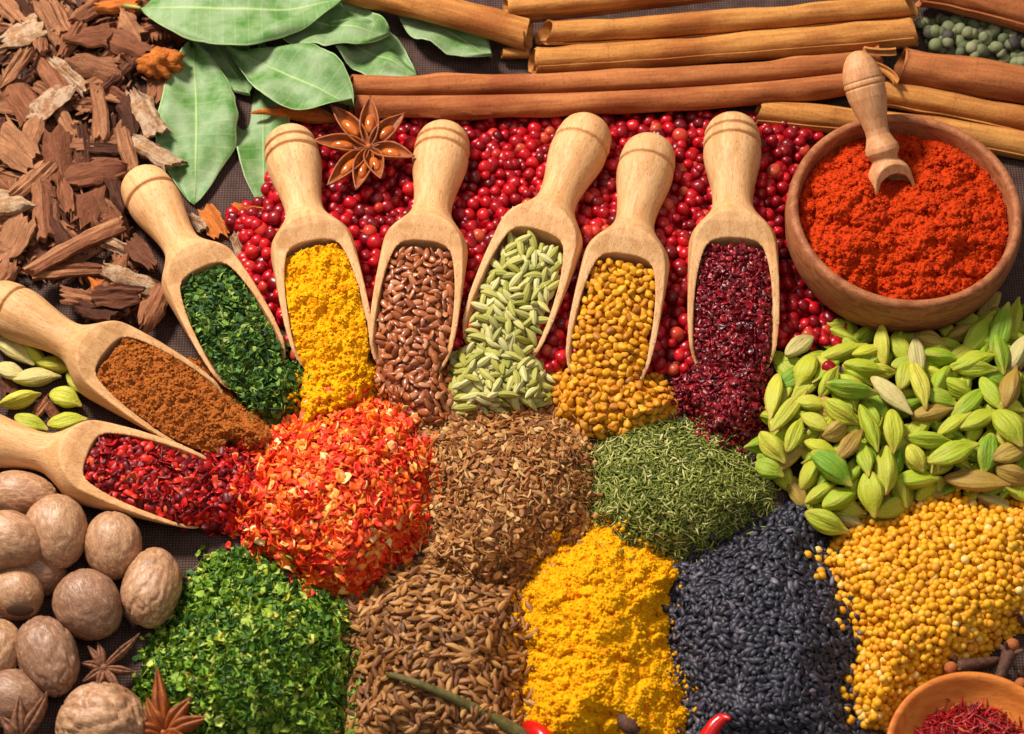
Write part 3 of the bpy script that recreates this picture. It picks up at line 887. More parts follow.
h_p = Heap([(222, 362), (286, 338), (308, 372), (306, 400), (286, 418), (258, 416), (234, 392)], 28, 30, 6, 10, 51)
heap_object('dried_herb_heap', [par_in, h_p], pars_s, M['parsley_dark'], 4.5, 'dark green dried herb spilling from the scoop beside the turmeric scoop', 'spice heap', 1.2, 0.6, 3, (0.6, 1.3), 1)

# orange vegetable flakes
M['carrot'] = grain_mat('orange_red_flakes', [(0, srgb(206, 30, 6)), (0.35, srgb(232, 52, 8)), (0.62, srgb(240, 92, 16)), (0.84, srgb(246, 130, 34)), (0.95, srgb(248, 170, 72)), (1, srgb(248, 206, 140))], 0.5, 0.35, None, 4, 0.25, 0.2)
carrots = [flake(160 + k, 4.9, 0.6, 0.9, 1.25, 7) for k in range(8)] + [sliver(170 + k, 13, 3.0, 0.25) for k in range(2)]
h_o = Heap([(302, 408), (345, 394), (402, 408), (436, 452), (432, 520), (405, 562), (352, 598), (300, 578), (240, 542), (236, 490), (252, 452), (278, 430)], 58, 75, 7, 12, 53)
heap_object('orange_flake_heap', [h_o], carrots, M['carrot'], 6.0, 'heap of red and orange dried vegetable flakes below the turmeric scoop', 'spice heap', 2.0, 0.6, 3, (0.6, 1.3), 1)
# brown flat seeds
h_d = Heap([(416, 428), (458, 414), (520, 408), (556, 410), (590, 440), (597, 490), (586, 540), (520, 590), (460, 592), (425, 560), (424, 500)], 52, 75, 6, 12, 55)
heap_object('brown_seed_heap', [h_d], dillseed, M['dillseed'], 5.7, 'heap of brown flat husky seeds below the fennel scoop', 'spice heap', 2.0, 0.8, 3, (0.7, 1.2), 1)
# dried green dill
M['dill'] = grain_mat('dried_green_dill', [(0, srgb(74, 84, 22)), (0.35, srgb(116, 126, 40)), (0.7, srgb(152, 156, 66)), (0.9, srgb(190, 186, 108)), (1, srgb(218, 206, 146))], 0.65, 0.3, None, 5, 0.4, 0.2)
dills = [sliver(200 + k, r_, w_, 0.15) for k, (r_, w_) in enumerate([(9, 1.5), (12, 1.7), (7, 2.2), (15, 1.4), (6, 2.6), (10, 2.0)])]
h_g = Heap([(592, 452), (618, 428), (652, 414), (722, 430), (776, 486), (772, 506), (722, 546), (682, 562), (622, 552), (588, 516)], 48, 65, 6, 10, 57)
heap_object('dried_dill_heap', [h_g], dills, M['dill'], 4.2, 'heap of dull green dried dill needles between brown seeds and black seeds', 'spice heap', 1.2, 0.4, 3, (0.7, 1.25), 1)
# bright green parsley
M['parsley'] = grain_mat('bright_green_herb', [(0, srgb(30, 66, 8)), (0.3, srgb(70, 112, 18)), (0.62, srgb(116, 152, 32)), (0.86, srgb(158, 182, 54)), (0.97, srgb(192, 202, 96)), (1, srgb(210, 184, 60))], 0.55, 0.35, None, 5, 0.35, 0.2)
parsley = [flake(230 + k, 4.2, 0.7, 0.3, 1.15, 6) for k in range(8)] + [sliver(240, 13, 1.2, 0.2)]
h_P = Heap([(146, 652), (182, 588), (212, 562), (242, 550), (300, 580), (345, 606), (352, 640), (346, 765), (196, 765), (140, 700)], 66, 85, 7, 10, 59)
heap_object('green_herb_heap', [h_P], parsley, M['parsley'], 4.9, 'heap of bright green dried herb flakes beside the nutmegs', 'spice heap', 1.6, 0.6, 3, (0.6, 1.3), 1)
# caraway, nigella, mustard
h_r = Heap([(350, 604), (402, 562), (440, 556), (522, 582), (532, 620), (526, 765), (336, 765), (346, 660)], 46, 70, 5, 12, 61)
heap_object('caraway_seed_heap', [h_r], caraway, M['caraway'], 8.6, 'mass of brown caraway seeds round the nearest ones, below the orange flakes', 'seeds', 2.0, 0.38, 3, (0.8, 1.15), 1,
    ('caraway_seed', 'brown curved caraway seed near the front edge of the caraway heap', 'seed', 'nearest caraway seeds of the brown heap'))
h_k = Heap([(672, 572), (708, 546), (760, 518), (808, 498), (824, 540), (852, 600), (862, 640), (852, 700), (862, 765), (686, 765), (680, 690), (668, 640)], 50, 75, 5, 12, 63)
heap_object('black_seed_heap', [h_k], nigella, M['nigella'], 6.3, 'mass of black nigella seeds round the nearest ones, between turmeric and mustard', 'seeds', 1.6, 0.45, 3, (0.8, 1.15), 1,
    ('black_seed', 'small black nigella seed near the front edge of the black heap', 'seed', 'nearest black seeds of the black heap'))
h_y = Heap([(814, 560), (848, 520), (930, 490), (1060, 488), (1060, 610), (1006, 640), (965, 668), (930, 680), (898, 712), (890, 730), (862, 726), (848, 690), (858, 650), (832, 592)], 42, 65, 5, 9, 65)
heap_object('mustard_seed_heap', [h_y], mustard, M['mustard'], 7.6, 'mass of round yellow mustard seeds behind the nearest ones, below the cardamom', 'seeds', 2.6, 0.5, 2, (0.75, 1.12), 1,
    ('mustard_seed', 'round yellow mustard seed near the front of the mustard heap', 'seed', 'nearest mustard seeds of the yellow heap'))
# saffron threads
M['saffron'] = grain_mat('red_saffron', [(0, srgb(110, 2, 10)), (0.5, srgb(166, 8, 16)), (0.9, srgb(200, 24, 24)), (1, srgb(224, 120, 70))], 0.4, 0.45, None, 4, 0.3)
saff = [sliver(260 + k, 24, 2.0, 0.3) for k in range(5)] + [sliver(266, 14, 3.2, 0.3)]
gs = GV(SP_C[0], SP_C[1], SP_Z)
Ps = np.stack([gs.x + SP_R * .82 * np.cos(ph), gs.y + SP_R * .82 * np.sin(ph), np.full(60, 28.)], -1)
class SpoonFill(Heap):
    floor = 15.0
    def z(self, x, y):
        f = np.clip(self.dist(x, y) / 50, 0, 1)
        return 17 + 16 * (1 - (1 - f) ** 2) * (0.7 + 0.6 * fbm(np.asarray(x) / 16, np.asarray(y) / 16, 5, 2))
heap_object('saffron_heap', [SpoonFill(np.stack(pix(Ps), -1), 10, 50, rag=1)], saff, M['saffron'], 6.0, 'tangle of red saffron threads in the orange wooden spoon', 'spice heap', 1.0, 0.45, 3, (0.7, 1.2), 1)

ALL_HEAPS = [h_t, h_T, h_m, h_f, h_n, h_u, h_s, h_c, h_p, h_o, h_d, h_g, h_P, h_r, h_k, h_y]
def terrain(x, y):
    z = np.zeros(np.shape(x))
    for h in ALL_HEAPS: z = np.maximum(z, h.z(x, y))
    return z
def strays(name, heap, protos, mat, reach, step, size, label, lift=2.0):
    x, y = Heap(heap.p, 1, 1, rag=heap.rag, rag_scale=heap.rs, seed=heap.seed).sample(step, -reach)
    d = heap.dist(x, y)
    k = (d < 2) & (RNG.random(len(d)) < np.exp(np.minimum(d, 0) / reach * 2.4)) & ~under_scoop(x, y, 30)
    x, y = x[k], y[k]; n = len(x)
    P = G(x, y, terrain(x, y) + lift)
    o = link(name, mesh_np(name, *merge(protos, RNG.integers(0, len(protos), n), P, frames(np.tile([0, -.2, 1.], (n, 1)), .45), RNG.uniform(size[0], size[1], n))), mat)
    tag(o, label, 'spilt grains', kind='stuff')
strays('stray_flakes', h_o, carrots, M['carrot'], 13, 5.5, (.5, 1.1), 'orange flakes strayed over the border of their heap')
strays('stray_herb', h_P, parsley, M['parsley'], 14, 5, (.5, 1.1), 'bright green herb flakes strayed round their heap')
strays('stray_husks', h_d, dillseed, M['dillseed'], 12, 6, (.6, 1.1), 'brown husky seeds strayed round their heap', 2.5)
strays('stray_dill', h_g, dills, M['dill'], 13, 5, (.6, 1.1), 'dill needles strayed round their heap')
strays('stray_sumac', h_s, sumacs, M['sumac'], 10, 5, (.5, 1.0), 'sumac crumbs strayed round their heap')
strays('stray_chili', h_c, chilis, M['chili'], 12, 6, (.5, 1.1), 'chili flakes strayed round their heap')
strays('stray_dried_herb', h_p, pars_s, M['parsley_dark'], 10, 5, (.5, 1.0), 'dark herb flakes strayed round their heap')
strays('stray_black_seeds', h_k, nigella, M['nigella'], 12, 8, (.8, 1.1), 'black seeds strayed round their heap')
strays('stray_caraway', h_r, caraway, M['caraway'], 9, 10, (.8, 1.1), 'caraway seeds strayed round their heap')
strays('stray_mustard', h_y, mustard, M['mustard'], 13, 10, (.8, 1.1), 'mustard seeds strayed round their heap', 3)
for hh in (h_T, h_t): strays('stray_turmeric', hh, CRUMBS, M['turmeric'], 12, 4.2, (1.0, 3.2), 'turmeric crumbs strayed round their heap', 1.0)
strays('stray_ground_spice', h_m, CRUMBS, M['masala'], 10, 4, (.8, 2.0), 'brown spice crumbs strayed round their heap', .8)

# pink peppercorns: a bed of berries round the scoops
h_b = Heap([(232, 215), (262, 200), (300, 128), (420, 122), (470, 118), (700, 116), (800, 122), (822, 134), (800, 160), (788, 215), (792, 270), (850, 320), (842, 350), (800, 352), (776, 345), (690, 372),
            (650, 372), (580, 372), (540, 368), (460, 350), (372, 352), (290, 362), (284, 330), (262, 300), (244, 262), (228, 226)], 12, 30, 5, 14, 71)
heap_object('peppercorn_bed', [h_b], pink, M['pink'], 12.6, 'bed of red peppercorns under the visible ones and under the scoops', 'peppercorns', 6.5, 1.0, 3, (0.70, 1.12), 1,
    ('red_peppercorn', 'round glossy red peppercorn among the wooden scoops', 'peppercorn', 'red peppercorns lying between the scoops'), 300, lambda x, y: ~under_scoop(x, y))
# stray berries
def lone(name, protos, mat, px, py, z, label, cat, group, s=1.0):
    me = protos[RNG.integers(len(protos))].mesh(name); me.materials.append(mat)
    o = bpy.data.objects.new(name, me); COL.objects.link(o)
    o.matrix_world = Matrix.Translation(GV(px, py, z) * K) @ Matrix.Rotation(RNG.uniform(0, 6), 4, 'Z') @ Matrix.Rotation(RNG.uniform(0, 6), 4, 'X') @ Matrix.Scale(s, 4)
    tag(o, label, cat, group)
    return o
lone('red_peppercorn', pink, M['pink'], 829, 368, 36, 'single red peppercorn resting on top of the cardamom pile', 'peppercorn', None)
lone('red_peppercorn', pink, M['pink'], 296, 355, 12, 'single red peppercorn between the tips of the herb and turmeric scoops', 'peppercorn', None)
for (x, y) in ((232, 223), (246, 222), (241, 227), (270, 205), (272, 216), (275, 196), (250, 268), (262, 262), (258, 281), (270, 276)):
    lone('red_peppercorn', pink, M['pink'], x, y, 9, 'round glossy red peppercorn beside the herb scoop and orange bark', 'peppercorn', 'red peppercorns beside the herb scoop')

# green peppercorns between two cinnamon sticks
h_q = Heap([(918, 22), (960, 18), (1060, 34), (1060, 74), (990, 60), (930, 50)], 10, 20, 2, 14, 73)
heap_object('green_peppercorn_bed', [h_q], pink, M['green_pepper'], 12.0, 'bed of dull green peppercorns under those that show', 'peppercorns', 6, 1.0, 2, (0.75, 1.05), 1,
    ('green_peppercorn', 'wrinkled dull green peppercorn in the gap between thick cinnamon sticks', 'peppercorn', 'green peppercorns between the cinnamon sticks'), 60)

# ------------------------------------------------------------------ cinnamon sticks
def quill(pts, r, label, mat, seed, lobes=1, z0=None, turns=1.25, start=0.0, taper=0.0, bevel=0.5, thick=None, name='cinnamon_stick'):
    """A rolled bark quill along picture points; cross-section is a scroll (two scrolls side by side when lobes = 2)."""
    r0 = r * depth(*pts[0], 20)
    z = r0 * 1.05 if z0 is None else z0
    zs = z if isinstance(z, (list, tuple)) else [z] * len(pts)
    C = [np.array(GV(p[0], p[1], q)) for p, q in zip(pts, zs)]
    base = C[0]; X = C[-1] - C[0]; L = np.linalg.norm(X); X /= L
    Yv = np.cross([0, 0, 1], X); Yv /= np.linalg.norm(Yv); Zv = np.cross(X, Yv)
    Rm = np.stack([X, Yv, Zv], -1)
    loc = [(c - base) @ Rm for c in C]
    th = thick or max(1.6, r0 * 0.13)
    n = 40
    out, inn = [], []
    for i in range(n + 1):
        f = i / n
        a = start + 2 * math.pi * turns * f
        rad = r0 * (1 - 0.30 * max(0, f - 0.55) / 0.45 * (1 if turns > 1 else 0.2)) if lobes == 1 else r0
        out.append((rad * math.cos(a), rad * math.sin(a)))
        inn.append(((rad - th) * math.cos(a), (rad - th) * math.sin(a)))
    if lobes == 2:                # one sheet rolled in from both sides
        out, inn = [], []
        for i in range(n + 1):
            f = i / n * 2 - 1; s_ = 1 if f > 0 else -1
            q = abs(f)
            a = -math.pi / 2 + q * 2 * math.pi * 0.98
            rr = r0 * (1 - 0.25 * q)
            cx = r0 * 0.96 * s_
            o_ = (cx + s_ * rr * math.cos(a), rr * math.sin(a)); i_ = (cx + s_ * (rr - th) * math.cos(a), (rr - th) * math.sin(a))
            out.append(o_); inn.append(i_)
    sec = np.array(out + inn[::-1])
    m = len(sec); ns = max(24, int(L / 7))
    xs = np.array([l[0] for l in loc]); ys = np.array([l[1] for l in loc]); zz = np.array([l[2] for l in loc])
    V = np.zeros((ns, m, 3))
    dense = np.linspace(0, 1, ns)
    k3 = np.linspace(0, 1, len(pts))
    deg = min(len(pts) - 1, 3)
    fx, fy, fz = (np.polyfit(k3, q, deg) for q in (xs, ys, zz))
    ang = np.arctan2(sec[:, 1], sec[:, 0])
    for i, f in enumerate(dense):
        cx, cy, cz = np.polyval(fx, f), np.polyval(fy, f), np.polyval(fz, f)
        sc = (1 - taper * f) * (1 + 0.26 * (fbm(f * L / 60, seed * 3.1, seed, 3) - .5))
        bumpy = 1 + 0.17 * (vnoise(f * L / 34 + 0 * ang, ang * 1.2 + seed * 7, seed + 2) - .5)
        V[i, :, 0] = cx; V[i, :, 1] = cy + sec[:, 0] * sc * bumpy; V[i, :, 2] = cz + sec[:, 1] * sc * bumpy
        for e_, i0 in ((0, i), (1, ns - 1 - i)):      # ends cut askew, so that one looks into the roll
            if i0 < 4:
                V[i, :, 0] += (1 if e_ == 0 else -1) * bevel * (1 - i0 / 4) * (sec[:, 1] + r0) * 0.5
        if i in (0, 1, ns - 1, ns - 2):
            sgn = 1 if i < 2 else -1
            amp = 1.0 if i in (0, ns - 1) else 0.4
            V[i, :, 0] += sgn * amp * r0 * 0.8 * (fbm(np.arange(m) / 6.0 + seed, np.full(m, seed * 1.7), seed + 5, 3) ** 2)
    F = grid_faces(ns, m, False, True)
    h = m // 2
    for e_, o_ in ((0, 0), (1, (ns - 1) * m)):
        for j in range(h - 1):
            q = (o_ + j, o_ + j + 1, o_ + m - 2 - j, o_ + m - 1 - j)
            F.append(q if e_ else q[::-1])
    pr = Proto(V.reshape(-1, 3), F)
    me = pr.mesh(name)
    bm = bmesh.new(); bm.from_mesh(me); bmesh.ops.recalc_face_normals(bm, faces=bm.faces); bm.to_mesh(me); bm.free()
    me.set_sharp_from_angle(angle=math.radians(50))
    o = link(name, me, M[mat])
    o.matrix_world = Matrix.Translation(Vector(base) * K) @ Matrix(Rm.tolist()).to_4x4()
    tag(o, label, 'cinnamon stick', 'cinnamon sticks')
    return o
quill([(340, -14), (440, 10), (536, 36)], 15.5, 'thick golden cinnamon stick slanting down above the bay leaves', 'cinnamon', 1, z0=[34, 34, 30], start=2.0)
quill([(502, 8), (600, 0), (704, -13)], 11, 'golden cinnamon stick along the top edge, cut short at the thick slanting stick', 'cinnamon', 2, z0=42, start=4.0)
quill([(514, 19), (610, 9), (730, -6)], 5.5, 'thin dark cinnamon bark strip under the topmost stick', 'cinnamon_red', 3, z0=26, turns=0.6, start=0.4)
quill([(533, 34), (640, 29), (760, 20), (922, 5)], 12.5, 'golden cinnamon stick with its hollow curled end facing the thick slanting stick', 'cinnamon', 4, z0=30, start=3.4, turns=1.15, bevel=1.5)
quill([(527, 62), (640, 55), (760, 46), (921, 32)], 14.5, 'golden cinnamon stick ending below the hollow curled one', 'cinnamon', 5, z0=22, start=2.6)
quill([(500, 53), (514, 53), (532, 53)], 5.5, 'short thin cinnamon stub poking out behind the longer stick', 'cinnamon', 6, z0=14)
quill([(348, 96), (480, 95), (640, 92), (780, 80), (888, 66)], 13.2, 'long double rolled reddish cinnamon stick above the peppercorns', 'cinnamon_red', 7, lobes=2, z0=24)
quill([(918, -14), (970, -2), (1060, 22)], 20, 'thick reddish cinnamon stick above the green peppercorns', 'cinnamon_red', 8, z0=34, start=3)
quill([(892, 66), (950, 75), (1060, 93)], 20.5, 'thick reddish cinnamon stick below the green peppercorns', 'cinnamon_red', 9, z0=30, start=3.6)
quill([(872, 92), (950, 105), (1060, 128)], 13, 'golden cinnamon stick just behind the paprika bowl', 'cinnamon', 10, z0=16, start=3.2)
quill([(752, 112), (850, 121), (950, 133), (1060, 155)], 13, 'lowest golden cinnamon stick, running under the rim of the paprika bowl', 'cinnamon', 11, z0=12, start=2.9)
# broken curls at the end of the double stick
quill([(862, 50), (882, 52), (898, 51)], 4.0, 'thin broken cinnamon curl beside the knob of the small scoop', 'cinnamon', 12, z0=44, turns=.7, start=3.5)
quill([(870, 64), (888, 72), (898, 84)], 4.5, 'frayed cinnamon splinter pointing at the thick stick below the green peppercorns', 'cinnamon', 13, z0=40, turns=.7, start=2.5)

# ------------------------------------------------------------------ bay leaves
def leaf(base, tip, width, label, z=(8, 8), cup=0.18, bow=0.0, droop=0.0, seed=0, wave=3.0, stem=14, shape=0.85, twist=0.0, cut=0.0):
    A = np.array(GV(base[0], base[1], z[0])); B = np.array(GV(tip[0], tip[1], z[1]))
    X = B - A; L = np.linalg.norm(X); X /= L
    Yv = np.cross([0, 0, 1], X); Yv /= np.linalg.norm(Yv); Zv = np.cross(X, Yv)
    Rm = np.stack([X, Yv, Zv], -1)
    W = width / 2 * depth((base[0] + tip[0]) / 2, (base[1] + tip[1]) / 2, z[0])
    nu, nv = 40, 21
    V = np.zeros((nu, nv, 3)); UV = np.zeros((nu, nv, 2))
    for i in range(nu):
        s_ = i / (nu - 1)
        w = W * (math.sin(math.pi * min(1, s_ * (1 - cut)) ** shape) ** 0.8 if 0 < s_ * (1 - cut) < 1 else 0) + 0.3
        for j in range(nv):
            q = j / (nv - 1) * 2 - 1
            wq = w * (1 + 0.13 * (fbm(s_ * 6, 3.0 if q > 0 else 9.0, seed, 3) - .5) * 2)
            yy = q * wq + bow * L * math.sin(math.pi * s_)
            zz = cup * abs(q) ** 1.5 * w + 2.9 * wave * (vnoise(s_ * 4.2 + seed, q * 1.4 + seed * 2, seed) - .5) * 2 * (0.35 + abs(q)) + droop * math.sin(math.pi * s_) * L + twist * q * w * (s_ - .3)
            V[i, j] = (s_ * L, yy, zz); UV[i, j] = (s_ * L * K, q)
    top = V.reshape(-1, 3); bot = top - [0, 0, 0.9]
    n = nu * nv
    F = grid_faces(nu, nv); F2 = [tuple(x + n for x in f[::-1]) for f in F]
    ring = [i * nv for i in range(nu)] + [(nu - 1) * nv + j for j in range(1, nv)] + [i * nv + nv - 1 for i in range(nu - 2, -1, -1)] + [j for j in range(nv - 2, 0, -1)]
    F3 = [(ring[k], ring[(k + 1) % len(ring)], ring[(k + 1) % len(ring)] + n, ring[k] + n) for k in range(len(ring))]
    pr = Proto(np.concatenate([top, bot]), F + F2 + F3)
    me = pr.mesh('bay_leaf')
    uvl = me.uv_layers.new(name='leaf')
    li = np.zeros(len(me.loops), np.int32); me.loops.foreach_get('vertex_index', li)
    uvs = np.concatenate([UV.reshape(-1, 2)] * 2).astype(np.float32)[li]
    uvl.data.foreach_set('uv', uvs.ravel())
    bm = bmesh.new(); bm.from_mesh(me); bmesh.ops.recalc_face_normals(bm, faces=bm.faces); bm.to_mesh(me); bm.free()
    o = link('bay_leaf', me, M['leaf'])
    o.matrix_world = Matrix.Translation(Vector(A) * K) @ Matrix(Rm.tolist()).to_4x4()
    tag(o, label, 'bay leaf', 'bay leaves')
    if stem:
        pts = [(0, 0, 0.3), (-stem * 0.5, 1.0, 1.5), (-stem, 3.0, 1.0)]
        V2 = []
        for k, p in enumerate(pts):
            rr = 1.7 + 0.5 * k
            V2 += [(p[0], p[1] + rr * math.cos(a), p[2] + rr * math.sin(a)) for a in np.linspace(0, 2 * math.pi, 8, endpoint=False)]
        F2 = grid_faces(3, 8, False, True) + [tuple(range(7, -1, -1)), tuple(range(16, 24))]
        link('stem', Proto(V2, F2).mesh('stem'), M['leaf_stem'], o)
    return o
leaf((262, 36), (264, 208), 54, 'bay leaf lying lowest, half hidden behind the upright leaf, ending by the turmeric scoop', (5, 4), 0.06, seed=3, stem=0, shape=1.3)
leaf((205, 30), (250, 96), 60, 'small shaded bay leaf between the upright leaf and the triangular leaf', (8, 8), 0.1, seed=9, stem=0)
leaf((192, 44), (194, 203), 80, 'upright bay leaf pointing down at the herb scoop', (18, 9), 0.12, 0.02, seed=4, stem=20, shape=1.0, wave=3.5)
leaf((398, 12), (492, 58), 62, 'bay leaf furthest from the bark pile, its tip touching the stub of cinnamon', (12, 14), 0.16, 0.04, seed=5, stem=0, wave=4, shape=.95)
leaf((330, 30), (417, 76), 56, 'small bay leaf folded under the others beside the double cinnamon stick', (16, 18), 0.2, 0.0, seed=6, stem=0, wave=5, shape=.95)
leaf((268, 6), (390, 34), 78, 'bay leaf under the biggest one, its tip toward the slanting cinnamon stick', (24, 28), 0.15, -0.03, seed=7, stem=0, wave=5, shape=.9)
leaf((226, 46), (354, 106), 78, 'bay leaf with a sharp triangular tip lying over the double cinnamon stick', (24, 44), 0.14, 0.0, seed=8, stem=0, wave=5, shape=1.35)
leaf((140, 8), (345, 2), 112, 'biggest bay leaf, lying topmost across the others by the bark pile', (30, 34), 0.10, -0.04, 0.02, seed=2, stem=18, wave=5, shape=.92)

# ------------------------------------------------------------------ bark chips
def chip(px, py, ang, L, W, label, group, mat='bark', z=14.0, tilt=(0.0, 0.0), curve=0.3, T=4.0, seed=0, name='bark_chip'):
    t_ = depth(px, py, z)
    r = random.Random(seed); L2 = L * t_ / 2; W2 = W * t_ / 2
    nu, nv = 18, 9
    V = np.zeros((2, nu, nv, 3))
    e0 = [r.uniform(-1, 1) for _ in range(nv)]; e1 = [r.uniform(-1, 1) for _ in range(nv)]
    k0, k1 = r.uniform(-.5, .5), r.uniform(-.5, .5); tw = r.uniform(-.3, .3); tp = r.choice([.1, .3, .75]); td = r.choice([-1, 1])
    steps = [r.uniform(-1.6, 1.6) for _ in range(9)]
    for a in range(2):
        for i in range(nu):
            f = i / (nu - 1) * 2 - 1
            wloc = W2 * (1 + 0.30 * (vnoise(f * 2.0, seed * 1.3, seed) - .5) * 2 + 0.18 * (vnoise(f * 6, seed * 2.3, seed + 8) - .5)) * (1 - tp * max(0, f * td) ** 1.5)
            for j in range(nv):
                q = j / (nv - 1) * 2 - 1
                x = f * L2
                if f < 0: x += (-f) ** 4 * (e0[j] * 0.42 * W2 + k0 * q * W2)
                else: x += f ** 4 * (e1[j] * 0.42 * W2 + k1 * q * W2)
                y = q * wloc
                zz = -curve * W2 * q * q + 0.06 * L2 * math.sin(f * 2 + seed) + tw * f * q * W2
                zz += 1.6 * (vnoise(f * 3 + seed, q * 4, seed + 1 + a) - .5) + 2.0 * (vnoise(q * 9 + seed, f * .8, seed + 3 + a) - .5) + (steps[j] * (0.5 + 0.5 * (vnoise(f * 1.7, j * 3.1, seed + 6) > .5)) if a == 0 else 0)
                V[a, i, j] = (x, y, zz + (T / 2 if a == 0 else -T / 2) * (1 if abs(q) < .99 else 0.6))
    n = nu * nv
    F = grid_faces(nu, nv); F2 = [tuple(x + n for x in f[::-1]) for f in F]
    ring = [i * nv for i in range(nu)] + [(nu - 1) * nv + j for j in range(1, nv)] + [i * nv + nv - 1 for i in range(nu - 2, -1, -1)] + [j for j in range(nv - 2, 0, -1)]
    F3 = [(ring[k], ring[(k + 1) % len(ring)], ring[(k + 1) % len(ring)] + n, ring[k] + n) for k in range(len(ring))]
    me = Proto(V.reshape(-1, 3), F + F2 + F3).mesh(name)
    bm = bmesh.new(); bm.from_mesh(me); bmesh.ops.recalc_face_normals(bm, faces=bm.faces); bm.to_mesh(me); bm.free()
    me.set_sharp_from_angle(angle=math.radians(32))
    o = link(name, me, M[mat])
    a = math.radians(ang)         # picture angle, clockwise from right -> direction on the table
    d = np.array(G(px + math.cos(a) * 5, py + math.sin(a) * 5, z)) - np.array(G(px, py, z))
    o.matrix_world = Matrix.Translation(GV(px, py, z) * K) @ Matrix.Rotation(math.atan2(d[1], d[0]), 4, 'Z') @ Matrix.Rotation(tilt[0], 4, 'Y') @ Matrix.Rotation(tilt[1], 4, 'X')
    tag(o, label, 'bark chip', group)
    return o
SH = 'reddish brown bark chip among the many in the loose bark pile'
GP = 'bark chips in the loose pile'
DK = 'dark bark chip lying deep between the others in the bark pile'
for k in range(230):               # lower layers
    x, y = RNG.uniform(-12, 168), RNG.uniform(-12, 332)
    if x > 118 and 150 < y < 255 and x > 110 + (y - 150) * .2: continue
    if x > 150 and y > 80: continue
    if y > 268 and x < 60: continue
    if y > 275 and x < 60 + (y - 275) * 0.9: continue
    if under_scoop(np.array([x]), np.array([y]), 34)[0]: continue
    low = k % 2
    chip(x, y, RNG.uniform(0, 180), RNG.uniform(28, 62), RNG.uniform(11, 26), DK if low else SH, 'dark bark chips in the loose pile' if low else GP, 'bark_dark' if low else 'bark',
         RNG.uniform(3, 9) if low else RNG.uniform(8, 17), (RNG.normal(0, .22), RNG.normal(0, .45)), RNG.uniform(-.3, .5), RNG.uniform(3, 5.5), 500 + k)
CH = [  # x, y, angle, length, width, material, label (None: like many others)
 (51, 23, 60, 50, 16, 'bark', None), (58, 15, 65, 48, 15, 'bark', None), (88, 10, -40, 42, 18, 'bark', None), (117, 4, 0, 38, 15, 'bark_orange', 'orange brown bark chip at the top edge beside the biggest bay leaf'),
 (88, 36, -15, 42, 22, 'bark', None), (122, 42, 25, 54, 20, 'bark', None), (130, 27, 50, 32, 20, 'bark', 'small flat bark chip nearest the stem of the biggest bay leaf'), (22, 30, -20, 36, 28, 'bark_pale', 'lumpy pale tan bark chunk near the upper corner of the pile'),
 (8, 8, 50, 44, 18, 'bark', None), (15, 68, -45, 42, 12, 'bark', None), (20, 95, 55, 52, 32, 'bark', 'broad flat bark chip with a dark knot at the far edge of the pile'), (51, 102, -38, 52, 18, 'bark_pale', 'bark chip with white lichen patches slanting across the pile'),
 (52, 76, 55, 52, 16, 'bark', None), (69, 75, 40, 44, 12, 'bark_pale', 'narrow mottled pale bark strip in the middle of the upper pile'), (94, 65, 15, 48, 22, 'bark', None), (97, 112, 84, 58, 16, 'bark', 'long narrow upright bark chip right of the lichen patched one'),
 (117, 76, -45, 52, 10, 'bark_dark', 'thin dark split bark sliver below the orange flower piece'), (145, 112, 60, 54, 22, 'bark_pale', 'pale pinkish bark strip beside the upright bay leaf'), (129, 114, 80, 42, 18, 'bark_dark', None), (15, 148, 40, 46, 34, 'bark', 'broad smooth bark flake touching the edge left of the long chips'),
 (58, 158, 85, 56, 22, 'bark', None), (81, 146, 84, 44, 14, 'bark_dark', None), (128, 150, 75, 44, 12, 'bark', None), (152, 152, 30, 50, 20, 'bark_pale', 'pale mottled rough bark piece above the knob of the herb scoop'), (98, 172, -5, 58, 28, 'bark', 'wide rough bark block just left of the herb scoop knob'),
 (107, 150, 3, 40, 10, 'bark_dark', None), (46, 208, 84, 64, 22, 'bark', 'tall split bark chip with a dark groove, left of the widest one'), (97, 203, -70, 58, 34, 'bark', 'large smooth upright bark chip beside the herb scoop handle'), (13, 241, -60, 54, 30, 'bark', 'large flat reddish bark chip above the masala scoop knob'),
 (12, 203, 10, 34, 24, 'bark_pale', 'rough greyish bark lump at the edge above the large flat chip'), (76, 247, -30, 96, 16, 'bark', 'longest bark stick, lying slantwise above the brown spice scoop'), (76, 270, -5, 74, 16, 'bark', 'curled bark strip lying level above the brown spice scoop handle'),
 (134, 280, 15, 58, 16, 'bark_pale', 'narrow pinkish bark strip ending at the side of the herb scoop'), (152, 310, -65, 48, 24, 'bark', 'square ended bark chip wedged between the herb and brown spice scoops'), (142, 254, 50, 44, 16, 'bark_dark', None), (119, 247, 20, 30, 12, 'bark_pale', 'short whitish bark splinter beside the herb scoop neck'),
 (79, 297, 10, 30, 18, 'bark', None), (104, 288, 40, 28, 16, 'bark_orange', 'small orange curled bark piece above the brown spice scoop'), (66, 195, 80, 40, 12, 'bark', None), (118, 296, 0, 40, 20, 'bark_dark', None), (100, 310, 20, 36, 18, 'bark_dark', None), (40, 40, 80, 38, 14, 'bark', None), (70, 40, -60, 40, 14, 'bark', None), (34, 128, -70, 40, 14, 'bark', None), (66, 124, 60, 40, 14, 'bark', None),
 (30, 180, -40, 44, 16, 'bark', None), (118, 196, 70, 36, 12, 'bark_dark', None), (116, 272, -60, 34, 12, 'bark', None), (60, 232, 60, 36, 14, 'bark_dark', None), (118, 222, 65, 34, 12, 'bark', None), (5, 275, -60, 30, 16, 'bark', None)]
